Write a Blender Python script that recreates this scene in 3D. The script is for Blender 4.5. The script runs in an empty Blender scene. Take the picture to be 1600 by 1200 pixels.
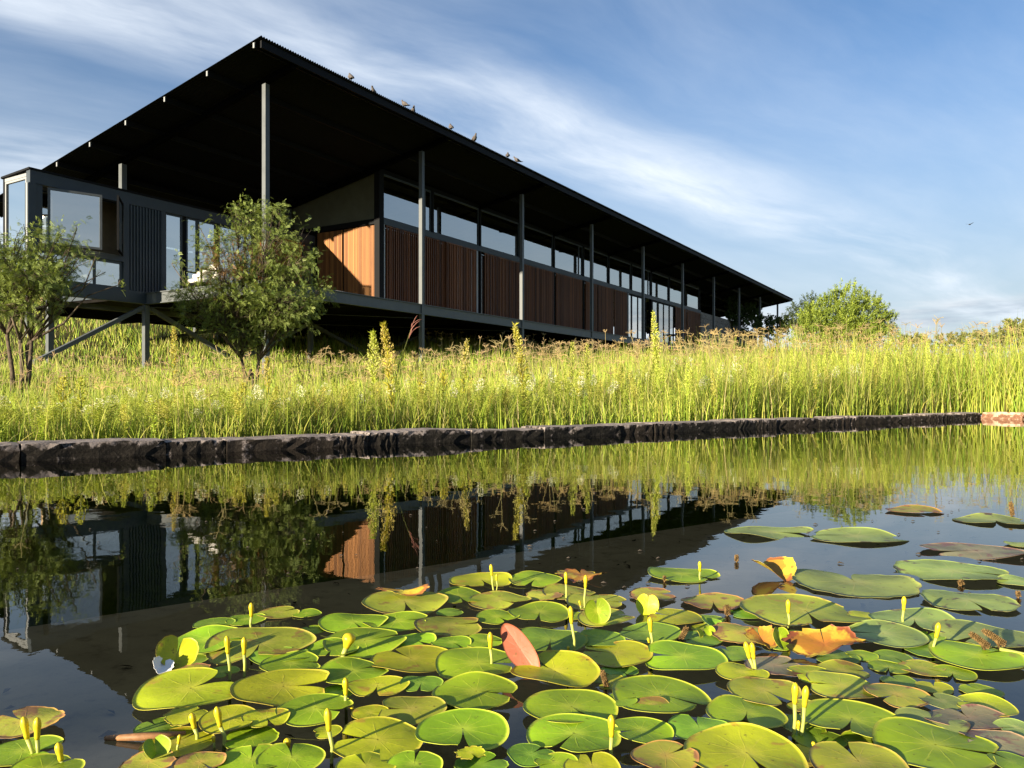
import bpy, math, random
import numpy as np
from mathutils import Vector, Matrix
R = math.radians
random.seed(7)
rng = np.random.default_rng(11)
C = bpy.context.scene.collection
sc = bpy.context.scene

# ------------------------------------------------------------------ camera
CAMZ, F, HY = 0.42, 1202.0, 613.0          # eye height (m), focal length (px of 1600), horizon row
cd = bpy.data.cameras.new('camera'); cam = bpy.data.objects.new('camera', cd); C.objects.link(cam)
cam.location = (0, 0, CAMZ); cam.rotation_euler = (R(90), 0, 0)
cd.sensor_width = 36; cd.lens = 36 * F / 1600; cd.shift_y = (HY - 600) / 1600
cd.clip_start = 0.02; cd.clip_end = 6000
sc.camera = cam

# ------------------------------------------------------------------ light
SUN_EL = R(11.2)
_h = Vector((-0.70, -0.714)).normalized()
SUN = Vector((_h.x * math.cos(SUN_EL), _h.y * math.cos(SUN_EL), math.sin(SUN_EL)))
sl = bpy.data.lights.new('sun', 'SUN'); so = bpy.data.objects.new('sun', sl); C.objects.link(so)
sl.energy = 5.0; sl.angle = R(0.6); sl.color = (1.0, 0.86, 0.66)
so.rotation_euler = SUN.to_track_quat('Z', 'Y').to_euler(); so.location = (-30, -30, 30)
sc.view_settings.view_transform = 'Standard'; sc.view_settings.look = 'None'
sc.view_settings.gamma = 1; sc.view_settings.use_curve_mapping = False
sc.view_settings.exposure = 1.65
sc.render.engine = 'CYCLES'
sc.cycles.use_denoising = True
sc.cycles.max_bounces = 10; sc.cycles.transparent_max_bounces = 24
sc.cycles.glossy_bounces = 5; sc.cycles.diffuse_bounces = 3; sc.cycles.transmission_bounces = 6
sc.cycles.caustics_reflective = False; sc.cycles.caustics_refractive = False

# ---- node helpers
class NT:
    def __init__(s, tree): s.t = tree; s.n = tree.nodes; s.l = tree.links
    def new(s, typ, **kw):
        nd = s.n.new(typ)
        for k, v in kw.items(): setattr(nd, k, v)
        return nd
    def put(s, sock, v):
        if v is None: return
        if isinstance(v, bpy.types.NodeSocket): s.l.new(v, sock)
        elif isinstance(v, (tuple, list)) and len(v) == 3 and sock.type == 'RGBA': sock.default_value = (*v, 1)
        else: sock.default_value = v
    def math(s, op, a, b=None, c=None, clamp=False):
        nd = s.new('ShaderNodeMath', operation=op, use_clamp=clamp)
        for i, v in enumerate((a, b, c)): s.put(nd.inputs[i], v)
        return nd.outputs[0]
    def mix(s, f, a, b, blend='MIX'):
        nd = s.new('ShaderNodeMix', data_type='RGBA', blend_type=blend)
        s.put(nd.inputs[0], f); s.put(nd.inputs[6], a); s.put(nd.inputs[7], b)
        return nd.outputs[2]
    def ramp(s, v, lo, hi, smooth=True):
        nd = s.new('ShaderNodeMapRange', interpolation_type='SMOOTHSTEP' if smooth else 'LINEAR')
        s.put(nd.inputs[0], v); s.put(nd.inputs[1], lo); s.put(nd.inputs[2], hi)
        return nd.outputs[0]
    def noise(s, vec, scale, detail=4, rough=0.55, dist=0.0):
        nd = s.new('ShaderNodeTexNoise')
        s.put(nd.inputs['Vector'], vec); s.put(nd.inputs['Scale'], scale); s.put(nd.inputs['Detail'], detail)
        s.put(nd.inputs['Roughness'], rough); s.put(nd.inputs['Distortion'], dist)
        return nd.outputs[0]
    def comb(s, x, y, z):
        nd = s.new('ShaderNodeCombineXYZ'); s.put(nd.inputs[0], x); s.put(nd.inputs[1], y); s.put(nd.inputs[2], z); return nd.outputs[0]
    def sep(s, v):
        nd = s.new('ShaderNodeSeparateXYZ'); s.put(nd.inputs[0], v); return nd.outputs
    def mapping(s, v, scale=(1, 1, 1), rot=(0, 0, 0), loc=(0, 0, 0)):
        nd = s.new('ShaderNodeMapping'); s.put(nd.inputs[0], v)
        nd.inputs['Scale'].default_value = scale; nd.inputs['Rotation'].default_value = rot; nd.inputs['Location'].default_value = loc
        return nd.outputs[0]
    def bump(s, h, strength=0.3, dist=0.01):
        nd = s.new('ShaderNodeBump'); s.put(nd.inputs['Height'], h)
        nd.inputs['Strength'].default_value = strength; nd.inputs['Distance'].default_value = dist
        return nd.outputs[0]

# ---- world: Nishita sky with cirrus laid on a high plane and low cumulus near the horizon
wd = bpy.data.worlds.new('World'); sc.world = wd; wd.use_nodes = True
wn = NT(wd.node_tree); wn.n.clear()
sky = wn.new('ShaderNodeTexSky', sky_type='NISHITA')
sky.sun_disc = False; sky.sun_elevation = SUN_EL
sky.sun_rotation = math.atan2(SUN.x, SUN.y)
sky.air_density = 1.0; sky.dust_density = 0.4; sky.ozone_density = 2.0
gen = wn.new('ShaderNodeTexCoord').outputs['Generated']
sx, sy, sz = wn.sep(gen)
zz = wn.math('ADD', wn.math('MAXIMUM', sz, 0.0), 0.10)
px = wn.math('DIVIDE', sx, zz); py = wn.math('DIVIDE', sy, zz)
P = wn.comb(px, py, 0.0)
along = wn.math('ADD', wn.math('MULTIPLY', px, 0.785), wn.math('MULTIPLY', py, 0.62))
acr = wn.math('ADD', wn.math('MULTIPLY', px, -0.62), wn.math('MULTIPLY', py, 0.785))
warp = wn.noise(P, 0.9, 3, 0.5)
acr_w = wn.math('ADD', acr, wn.math('MULTIPLY', wn.math('SUBTRACT', warp, 0.5), 0.45))
st = wn.noise(wn.comb(wn.math('MULTIPLY', along, 0.75), wn.math('MULTIPLY', acr_w, 2.2), 0.0), 0.95, 8, 0.57, 0.15)
st2 = wn.noise(wn.comb(wn.math('MULTIPLY', along, 1.0), wn.math('MULTIPLY', acr_w, 2.6), 3.7), 2.1, 8, 0.62, 0.3)
band = wn.math('POWER', 2.718, wn.math('MULTIPLY', wn.math('POWER', wn.math('ABSOLUTE', wn.math('DIVIDE', wn.math('SUBTRACT', acr_w, 1.70), 0.25)), 2.0), -1.0))
band2 = wn.ramp(acr_w, 2.25, 2.80)
cov = wn.math('MAXIMUM', wn.math('MAXIMUM', band, band2), 0.21)
ci = wn.math('MULTIPLY', wn.math('MULTIPLY', wn.ramp(st, 0.20, 0.72), cov), wn.math('ADD', wn.math('MULTIPLY', wn.ramp(st2, 0.15, 0.85), 0.62), 0.66), clamp=True)
haze_f = wn.math('MULTIPLY', wn.math('SUBTRACT', 1.0, wn.ramp(sz, 0.0, 0.40)), 0.86)
# low cloud bank
azi = wn.math('ARCTAN2', sx, sy)
lown = wn.noise(wn.comb(wn.math('MULTIPLY', azi, 5.0), wn.math('MULTIPLY', sz, 38.0), 1.3), 1.0, 6, 0.6)
lowm = wn.math('MULTIPLY', wn.ramp(lown, 0.42, 0.62), wn.math('MULTIPLY', wn.ramp(sz, 0.125, 0.085), 0.85))
lowc = wn.mix(wn.ramp(wn.noise(wn.comb(wn.math('MULTIPLY', azi, 6.0), wn.math('MULTIPLY', wn.math('ADD', sz, 0.010), 38.0), 1.3), 1.0, 6, 0.6), 0.40, 0.66), (5.2, 5.5, 5.8), (2.6, 3.15, 3.9))
skyc = wn.mix(1.0, sky.outputs[0], (0.75, 0.90, 1.10), 'MULTIPLY')
c1 = wn.mix(haze_f, skyc, (3.3, 3.75, 4.15))
c2 = wn.mix(wn.math('MULTIPLY', ci, 0.95), c1, (6.0, 6.5, 7.1))
c3 = wn.mix(lowm, c2, lowc)
bg = wn.new('ShaderNodeBackground'); wn.put(bg.inputs[0], c3); bg.inputs[1].default_value = 0.052
wo = wn.new('ShaderNodeOutputWorld'); wn.l.new(bg.outputs[0], wo.inputs[0])

# ------------------------------------------------------------------ object helpers
def tag(o, label=None, cat=None, group=None, kind=None):
    if label: o['label'] = label
    if cat: o['category'] = cat
    if group: o['group'] = group
    if kind: o['kind'] = kind
    return o
def empty(name, loc=(0, 0, 0), rz=0, **kw):
    o = bpy.data.objects.new(name, None); C.objects.link(o); o.empty_display_size = 0.2
    o.location = loc; o.rotation_euler = (0, 0, rz); return tag(o, **kw)
def link(name, me, mat=None, parent=None, smooth=False, **kw):
    o = bpy.data.objects.new(name, me); C.objects.link(o)
    if mat is not None and not me.materials: me.materials.append(mat)
    if parent is not None: o.parent = parent
    if smooth: me.polygons.foreach_set('use_smooth', [True] * len(me.polygons))
    return tag(o, **kw)
class MB:
    def __init__(s): s.v = []; s.f = []
    def hexa(s, p):
        b = len(s.v); s.v += [tuple(q) for q in p]
        s.f += [tuple(b + i for i in q) for q in ((0, 3, 2, 1), (4, 5, 6, 7), (0, 1, 5, 4), (1, 2, 6, 5), (2, 3, 7, 6), (3, 0, 4, 7))]
        return s
    def box(s, x0, x1, y0, y1, z0, z1):
        return s.hexa(((x0, y0, z0), (x1, y0, z0), (x1, y1, z0), (x0, y1, z0), (x0, y0, z1), (x1, y0, z1), (x1, y1, z1), (x0, y1, z1)))
    def bar(s, a, b, wx, wz, up=(0, 0, 1)):
        a = Vector(a); b = Vector(b); d = (b - a).normalized(); up = Vector(up)
        sd = d.cross(up).normalized() * wx / 2; u2 = sd.cross(d).normalized() * wz / 2
        q = []
        for e in (a, b): q += [e - sd - u2, e + sd - u2, e + sd + u2, e - sd + u2]
        return s.hexa(q)
    def tube(s, pts, rad, n=6, cap=True):
        pts = [Vector(p) for p in pts]; b = len(s.v); m = len(pts)
        ref = Vector((0.31, 0.87, 0.12))
        for i, p in enumerate(pts):
            d = (pts[min(i + 1, m - 1)] - pts[max(i - 1, 0)]).normalized()
            x = d.cross(ref)
            if x.length < 1e-4: x = d.cross(Vector((1, 0, 0)))
            x.normalize(); y = d.cross(x)
            r = rad[i] if hasattr(rad, '__len__') else rad
            for k in range(n):
                t = 2 * math.pi * k / n
                s.v.append(tuple(p + (x * math.cos(t) + y * math.sin(t)) * r))
        for i in range(m - 1):
            for k in range(n):
                k2 = (k + 1) % n
                s.f.append((b + i * n + k, b + i * n + k2, b + (i + 1) * n + k2, b + (i + 1) * n + k))
        if cap:
            s.f.append(tuple(b + k for k in reversed(range(n)))); s.f.append(tuple(b + (m - 1) * n + k for k in range(n)))
        return s
    def mesh(s, name):
        me = bpy.data.meshes.new(name); me.from_pydata(s.v, [], s.f); me.update(); return me
    def build(s, name, mat, parent=None, smooth=False, **kw): return link(name, s.mesh(name), mat, parent, smooth, **kw)
def np_mesh(name, v, quads=None, tris=None, col=None):
    me = bpy.data.meshes.new(name); v = np.asarray(v, np.float32); me.vertices.add(len(v)); me.vertices.foreach_set('co', v.ravel())
    loops = []; starts = []; n = 0
    if quads is not None and len(quads):
        q = np.asarray(quads, np.int32); loops.append(q.ravel()); starts.append(np.arange(len(q)) * 4); n = len(q) * 4
    if tris is not None and len(tris):
        t = np.asarray(tris, np.int32); loops.append(t.ravel()); starts.append(n + np.arange(len(t)) * 3)
    loops = np.concatenate(loops).astype(np.int32); starts = np.concatenate(starts).astype(np.int32)
    me.loops.add(len(loops)); me.loops.foreach_set('vertex_index', loops)
    me.polygons.add(len(starts)); me.polygons.foreach_set('loop_start', starts)
    me.update(calc_edges=True); me.validate()
    if col is not None:
        ca = me.color_attributes.new('Col', 'FLOAT_COLOR', 'POINT')
        c4 = np.ones((len(v), 4), np.float32); c4[:, :3] = col; ca.data.foreach_set('color', c4.ravel())
    return me

# ------------------------------------------------------------------ materials
def mat(name, base, rough=0.6, spec=0.4, metal=0.0, var=0.0, vscale=3.0, bump=0.0, bscale=40.0):
    m = bpy.data.materials.new(name); m.use_nodes = True; t = NT(m.node_tree)
    b = t.n['Principled BSDF']; b.inputs['Roughness'].default_value = rough; b.inputs['Metallic'].default_value = metal
    b.inputs['Specular IOR Level'].default_value = spec
    if var or bump:
        co = t.new('ShaderNodeTexCoord').outputs['Object']
    if var:
        nz = t.noise(co, vscale, 5, 0.6)
        t.put(b.inputs['Base Color'], t.mix(t.ramp(nz, 0.3, 0.7), tuple(c * (1 - var) for c in base), tuple(min(1, c * (1 + var)) for c in base)))
        t.put(b.inputs['Roughness'], t.math('ADD', t.math('MULTIPLY', nz, 0.25), rough - 0.12))
    else: b.inputs['Base Color'].default_value = (*base, 1)
    if bump: t.put(b.inputs['Normal'], t.bump(t.noise(co, bscale, 5, 0.6), bump, 0.01))
    return m
M = {}
M['steel'] = mat('painted_steel', (0.078, 0.088, 0.090), 0.5, 0.4, var=0.12, vscale=2.5)
M['clad'] = mat('blue_grey_cladding', (0.036, 0.048, 0.058), 0.5, 0.35, var=0.12, vscale=2.0)
M['black'] = mat('black_steel', (0.0055, 0.006, 0.0065), 0.65, 0.12, var=0.2)
M['rafter'] = mat('dull_black_steel', (0.0035, 0.0036, 0.0038), 0.9, 0.02)
M['rooftop'] = mat('black_roof_sheet', (0.008, 0.0085, 0.009), 0.6, 0.12, var=0.25, vscale=0.8)
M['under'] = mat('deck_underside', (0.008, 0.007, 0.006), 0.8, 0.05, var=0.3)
M['deck'] = mat('deck_boards', (0.16, 0.13, 0.10), 0.7, 0.3, var=0.25, vscale=4)
M['ceil'] = mat('olive_ceiling', (0.20, 0.19, 0.12), 0.8, 0.1, var=0.1)
M['plaster'] = mat('warm_plaster', (0.42, 0.30, 0.17), 0.8, 0.2, var=0.12)
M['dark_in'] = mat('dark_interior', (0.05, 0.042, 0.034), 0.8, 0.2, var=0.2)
M['white'] = mat('white_fabric', (0.72, 0.69, 0.62), 0.8, 0.2, var=0.06, vscale=9, bump=0.2, bscale=60)
M['alu'] = mat('pale_aluminium', (0.24, 0.25, 0.245), 0.4, 0.5, var=0.05)  # aluminium trim; also gives added sunlit edges their pale tone

def wood(name, c1, c2):
    m = bpy.data.materials.new(name); m.use_nodes = True; t = NT(m.node_tree); b = t.n['Principled BSDF']
    co = t.new('ShaderNodeTexCoord').outputs['Object']
    x, y, z = t.sep(co)
    cell = t.new('ShaderNodeTexWhiteNoise', noise_dimensions='2D')
    t.put(cell.inputs[0], t.comb(t.math('FLOOR', t.math('MULTIPLY', x, 17.9 if name == 'oiled_timber' else 9.52)), t.math('FLOOR', t.math('MULTIPLY', y, 14.0)), 0))
    g = t.noise(t.mapping(co, (38, 38, 1.6)), 1.0, 6, 0.65, 0.6)
    f = t.math('ADD', t.math('MULTIPLY', g, 0.62), t.math('MULTIPLY', cell.outputs[0], 0.62))
    t.put(b.inputs['Base Color'], t.mix(t.ramp(f, 0.25, 0.95, False), c1, c2))
    b.inputs['Roughness'].default_value = 0.55; b.inputs['Specular IOR Level'].default_value = 0.3
    t.put(b.inputs['Normal'], t.bump(g, 0.25, 0.004)); return m
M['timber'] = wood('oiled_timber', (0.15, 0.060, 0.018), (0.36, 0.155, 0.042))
M['timber_dark'] = wood('aged_timber', (0.040, 0.014, 0.006), (0.25, 0.092, 0.032))  # darker copy of the same timber, the front's shade in its colour

def glass(name, refl, tint):
    m = bpy.data.materials.new(name); m.use_nodes = True; t = NT(m.node_tree); t.n.clear()
    fr = t.new('ShaderNodeFresnel'); fr.inputs[0].default_value = 1.5
    tr = t.new('ShaderNodeBsdfTransparent'); tr.inputs[0].default_value = (*tint, 1)
    gl = t.new('ShaderNodeBsdfGlossy'); gl.inputs[0].default_value = (1.0, 0.98, 0.92, 1); gl.inputs[1].default_value = 0.0
    co = t.new('ShaderNodeTexCoord').outputs['Object']
    t.put(gl.inputs['Normal'], t.bump(t.noise(co, 0.9, 2, 0.4), 0.05, 0.02))
    mx = t.new('ShaderNodeMixShader'); t.put(mx.inputs[0], t.math('ADD', fr.outputs[0], refl, clamp=True))
    t.l.new(tr.outputs[0], mx.inputs[1]); t.l.new(gl.outputs[0], mx.inputs[2])
    o = t.new('ShaderNodeOutputMaterial'); t.l.new(mx.outputs[0], o.inputs[0]); return m
M['glass'] = glass('window_glass', 0.52, (0.55, 0.60, 0.58))
M['glass_hi'] = glass('clerestory_glass', 0.33, (0.45, 0.48, 0.46))

def leafmat(name, rough=0.5, trans=0.35, spec=0.3, attr=True, base=(0.1, 0.15, 0.03), var=0.0):
    m = bpy.data.materials.new(name); m.use_nodes = True; t = NT(m.node_tree)
    b = t.n['Principled BSDF']; b.inputs['Roughness'].default_value = rough; b.inputs['Specular IOR Level'].default_value = spec
    if attr:
        a = t.new('ShaderNodeVertexColor'); a.layer_name = 'Col'; col = a.outputs[0]
    else:
        rgb = t.new('ShaderNodeRGB'); rgb.outputs[0].default_value = (*base, 1); col = rgb.outputs[0]
    if var:
        co = t.new('ShaderNodeTexCoord').outputs['Object']
        col = t.mix(t.math('MULTIPLY', t.noise(co, 1.5, 3, 0.6), var), col, (0.03, 0.04, 0.01), 'MIX')
    t.put(b.inputs['Base Color'], col)
    tl = t.new('ShaderNodeBsdfTranslucent'); t.put(tl.inputs[0], t.mix(1.0, col, (1.15, 1.1, 0.6), 'MULTIPLY'))
    mx = t.new('ShaderNodeMixShader'); mx.inputs[0].default_value = trans
    t.l.new(b.outputs[0], mx.inputs[1]); t.l.new(tl.outputs[0], mx.inputs[2])
    t.l.new(mx.outputs[0], t.n['Material Output'].inputs[0]); return m
M['grass'] = leafmat('grass_blades', 0.6, 0.38, 0.12)
M['leaf'] = leafmat('tree_leaves', 0.55, 0.25, 0.25)
M['bark'] = mat('grey_bark', (0.085, 0.066, 0.046), 0.85, 0.1, var=0.45, vscale=14, bump=0.6, bscale=50)
M['stem'] = leafmat('weed_stem', 0.6, 0.15, 0.2, False, (0.16, 0.18, 0.05))

# ground
def ground_mat():
    m = bpy.data.materials.new('grassy_soil'); m.use_nodes = True; t = NT(m.node_tree); b = t.n['Principled BSDF']
    co = t.new('ShaderNodeNewGeometry').outputs['Position']
    n1 = t.noise(co, 0.35, 5, 0.6); n2 = t.noise(co, 9.0, 5, 0.7)
    c = t.mix(t.ramp(n1, 0.35, 0.65), (0.060, 0.070, 0.016), (0.115, 0.105, 0.032))
    c = t.mix(t.math('MULTIPLY', t.ramp(n2, 0.4, 0.7), 0.6), c, (0.05, 0.038, 0.02))
    t.put(b.inputs['Base Color'], c); b.inputs['Roughness'].default_value = 0.9; b.inputs['Specular IOR Level'].default_value = 0.1
    t.put(b.inputs['Normal'], t.bump(n2, 0.6, 0.08)); return m
M['ground'] = ground_mat()

# ------------------------------------------------------------------ pool frame: a along the far wall, s away from it
W0 = np.array((-3.08, 4.63)); DW = np.array((0.808, 0.589)); NW = np.array((-0.589, 0.808))
A0, A1, S0 = -9.0, 13.1, -9.0          # pool extents: a from A0 to A1, s from S0 to 0
RZP = math.atan2(DW[1], DW[0])
def aw(a, s): return W0 + np.multiply.outer(a, DW) + np.multiply.outer(s, NW)
def to_as(x, y):
    dx, dy = x - W0[0], y - W0[1]
    return dx * DW[0] + dy * DW[1], dx * NW[0] + dy * NW[1]
def terrain(x, y):
    a, s = to_as(np.asarray(x, float), np.asarray(y, float))
    sp = np.maximum(s - 0.4, 0)
    z = 0.075 + np.where(sp < 28, 0.0037 * sp ** 2, 0.0037 * 784 + 0.012 * np.minimum(sp - 28, 60))
    left = np.clip((18 - a) / 18, 0, 1); left = left * left * (3 - 2 * left)
    z = z + left * (0.065 * np.clip(sp - 19, 0, 40) + 0.08 * np.clip(sp - 27, 0, 40))
    far = np.clip((np.hypot(x, y) - 110) / 300, 0, 1)
    z = z * (1 - far) + 0.5 * far
    z = z + np.where(sp > 0.3, 0.05 * np.sin(x * 0.9 + 1) * np.sin(y * 0.7), 0) * np.clip(sp / 4, 0, 1)
    return z
def P_at(xp, yp, z=0.0):                # point on level z seen at pixel
    Y = F * (CAMZ - z) / (yp - HY); return (xp - 800) * Y / F, Y
def X_at(xp, Y): return (xp - 800) * Y / F
def Z_at(yp, Y): return CAMZ + (HY - yp) * Y / F

al = np.unique(np.concatenate([np.linspace(A0, A1, 45), -9 - np.geomspace(0.35, 2500, 44), 13.1 + np.geomspace(0.35, 2500, 44)]))
slv = np.unique(np.concatenate([np.linspace(S0, 0.0, 19), -9 - np.geomspace(0.35, 2500, 34), np.geomspace(0.3, 2500, 80)]))
AA, SS = np.meshgrid(al, slv, indexing='ij')
XY = aw(AA.ravel(), np.zeros(AA.size)) * 0
XY = W0 + AA.reshape(-1, 1) * DW + SS.reshape(-1, 1) * NW
ZZ = terrain(XY[:, 0], XY[:, 1])
na, ns = len(al), len(slv)
ii, jj = np.meshgrid(np.arange(na - 1), np.arange(ns - 1), indexing='ij'); ii = ii.ravel(); jj = jj.ravel()
ca = (al[ii] + al[ii + 1]) / 2; cs = (slv[jj] + slv[jj + 1]) / 2
keep = ~((ca > A0) & (ca < A1) & (cs > S0) & (cs < 0))
ii = ii[keep]; jj = jj[keep]
quads = np.stack([ii * ns + jj, (ii + 1) * ns + jj, (ii + 1) * ns + jj + 1, ii * ns + jj + 1], 1)
gm = np_mesh('ground', np.column_stack([XY, ZZ]), quads)
link('ground', gm, M['ground'], smooth=True, kind='structure')

# ------------------------------------------------------------------ pond: walls, floor, ledge, water
def pool_box(mb, a0, a1, s0, s1, z0, z1):
    p = []
    for z in (z0, z1):
        for a, s in ((a0, s0), (a1, s0), (a1, s1), (a0, s1)):
            q = W0 + a * DW + s * NW; p.append((q[0], q[1], z))
    mb.hexa(p)
def mudmat(name, c1, c2, c3, scale):
    m = bpy.data.materials.new(name); m.use_nodes = True; t = NT(m.node_tree); b = t.n['Principled BSDF']
    co = t.new('ShaderNodeNewGeometry').outputs['Position']
    n1 = t.noise(co, scale, 6, 0.65, 0.4); n2 = t.noise(co, scale * 6, 5, 0.7)
    c = t.mix(t.ramp(n1, 0.35, 0.7), c1, c2); c = t.mix(t.math('MULTIPLY', t.ramp(n2, 0.5, 0.75), 0.7), c, c3)
    t.put(b.inputs['Base Color'], c); b.inputs['Roughness'].default_value = 0.95; b.inputs['Specular IOR Level'].default_value = 0.0
    t.put(b.inputs['Normal'], t.bump(n2, 0.4, 0.02)); return m
M['mud'] = mudmat('pond_silt', (0.46, 0.28, 0.13), (0.24, 0.15, 0.07), (0.11, 0.065, 0.035), 1.6)
M['deep'] = mudmat('deep_algae', (0.20, 0.26, 0.045), (0.12, 0.17, 0.03), (0.20, 0.24, 0.05), 0.8)
M['ledge'] = mudmat('ledge_silt', (0.70, 0.50, 0.31), (0.52, 0.37, 0.23), (0.26, 0.18, 0.11), 2.0)
pool = empty('pond_basin', (W0[0], W0[1], 0), kind='structure')
pool.location = (0, 0, 0)
mb = MB(); pool_box(mb, A0 - .3, A1 + .3, S0 - .3, 0.3, -1.75, -1.6); mb.build('deep_floor', M['deep'], pool)
mb = MB(); pool_box(mb, A0 - .3, A1 + .3, S0 - .3, -3.05, -1.6, -0.62); mb.build('shelf', M['mud'], pool)
mb = MB(); pool_box(mb, -0.15, A1 + .3, -5.2, -2.62, -1.6, -0.34); mb.build('ledge', M['ledge'], pool)

# sunken leaf litter on the ledge and shelf
nl_ = 520; la = rng.uniform(-4, 6, nl_); ls = rng.uniform(-4.6, -2.65, nl_); lz = np.where(la > -.14, -.335, -.612)
lp = np.column_stack([W0 + la[:, None] * DW + ls[:, None] * NW, lz]); lt = rng.uniform(0, 6.28, nl_); lr = rng.uniform(.006, .022, nl_)[:, None]
l1 = np.column_stack([np.cos(lt), np.sin(lt), np.zeros(nl_)]) * lr; l2 = np.column_stack([-np.sin(lt), np.cos(lt), np.full(nl_, .25)]) * lr * .45
lv = np.stack([lp - l1, lp - l2 + [0, 0, .004], lp + l1 + [0, 0, .004], lp + l2 + [0, 0, .006]], 1).reshape(-1, 3)
link('leaf_litter', np_mesh('leaf_litter', lv, np.arange(nl_ * 4).reshape(-1, 4)), mat('dark_litter', (.07, .045, .022), .9, .05, var=.5, vscale=6), kind='stuff')
# water
def water_mat():
    m = bpy.data.materials.new('pond_water'); m.use_nodes = True; t = NT(m.node_tree); t.n.clear()
    co = t.new('ShaderNodeNewGeometry').outputs['Position']
    n1 = t.noise(co, 2.2, 3, 0.5); n2 = t.noise(t.mapping(co, (1, 1.0, 1)), 17.0, 3, 0.5)
    h = t.math('ADD', t.math('MULTIPLY', n1, 1.0), t.math('MULTIPLY', n2, 0.06))
    bp = t.bump(h, 0.13, 0.010)
    fr = t.new('ShaderNodeFresnel'); fr.inputs[0].default_value = 1.333; t.put(fr.inputs['Normal'], bp)
    tr = t.new('ShaderNodeBsdfTransparent'); tr.inputs[0].default_value = (0.76, 0.74, 0.58, 1)
    gl = t.new('ShaderNodeBsdfGlossy'); gl.inputs[0].default_value = (1, 1, 1, 1); gl.inputs[1].default_value = 0.0; t.put(gl.inputs['Normal'], bp)
    mx = t.new('ShaderNodeMixShader'); t.put(mx.inputs[0], t.math('MULTIPLY', fr.outputs[0], 1.0, clamp=True))
    t.l.new(tr.outputs[0], mx.inputs[1]); t.l.new(gl.outputs[0], mx.inputs[2])
    o = t.new('ShaderNodeOutputMaterial'); t.l.new(mx.outputs[0], o.inputs[0]); return m
M['water'] = water_mat()
q = [W0 + a * DW + s * NW for a, s in ((A0, S0), (A1, S0), (A1, 0), (A0, 0))]
wme = bpy.data.meshes.new('pond_water'); wme.from_pydata([(p[0], p[1], 0) for p in q], [], [(0, 1, 2, 3)])
link('pond_water', wme, M['water'], kind='structure')

# stone coping
def stone_mat(name, c_dark, c_mid, c_lich, lich=0.55):
    m = bpy.data.materials.new(name); m.use_nodes = True; t = NT(m.node_tree); b = t.n['Principled BSDF']
    g = t.new('ShaderNodeNewGeometry'); co = g.outputs['Position']; nz = t.sep(g.outputs['Normal'])[2]
    oi = t.new('ShaderNodeObjectInfo')
    n1 = t.noise(co, 15.0, 7, 0.70, 0.3); n2 = t.noise(co, 60.0, 5, 0.7); n3 = t.noise(co, 3.2, 4, 0.6)
    c = t.mix(t.ramp(n2, 0.35, 0.7), c_dark, c_mid)
    c = t.mix(t.math('MULTIPLY', oi.outputs['Random'], 0.30), c, (0.06, 0.042, 0.03) if lich > .6 else (0.17, 0.12, 0.085))
    f = t.math('MULTIPLY', t.ramp(t.math('ADD', n1, t.math('ADD', t.math('MULTIPLY', nz, 0.16), t.math('MULTIPLY', t.ramp(t.sep(co)[2], .055, .095), .13))), lich - .05, lich + .12), t.ramp(n3, 0.22, 0.50))
    c = t.mix(f, c, c_lich)
    t.put(b.inputs['Base Color'], c); b.inputs['Roughness'].default_value = 0.9; b.inputs['Specular IOR Level'].default_value = 0.15
    t.put(b.inputs['Normal'], t.bump(t.math('ADD', n1, t.math('MULTIPLY', n2, 0.5)), 0.55, 0.015)); return m
M['stone'] = stone_mat('weathered_stone', (0.005, 0.005, 0.0045), (0.021, 0.020, 0.016), (0.27, 0.23, 0.21), 0.62)  # near black to paint in the faces' shade; lichen mostly on tops
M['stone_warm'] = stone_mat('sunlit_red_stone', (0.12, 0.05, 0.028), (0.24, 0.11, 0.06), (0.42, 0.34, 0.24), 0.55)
M['wallbase'] = mudmat('wet_wall', (0.014, 0.011, 0.008), (0.007, 0.006, 0.005), (0.03, 0.024, 0.016), 7.0)  # darkened so the colour carries the wall face's shade
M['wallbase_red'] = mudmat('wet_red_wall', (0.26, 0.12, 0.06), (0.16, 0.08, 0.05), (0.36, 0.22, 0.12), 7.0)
M['algae'] = mudmat('algae_wall', (.24, .30, .06), (.13, .18, .035), (.07, .09, .02), 5.0)
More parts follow.
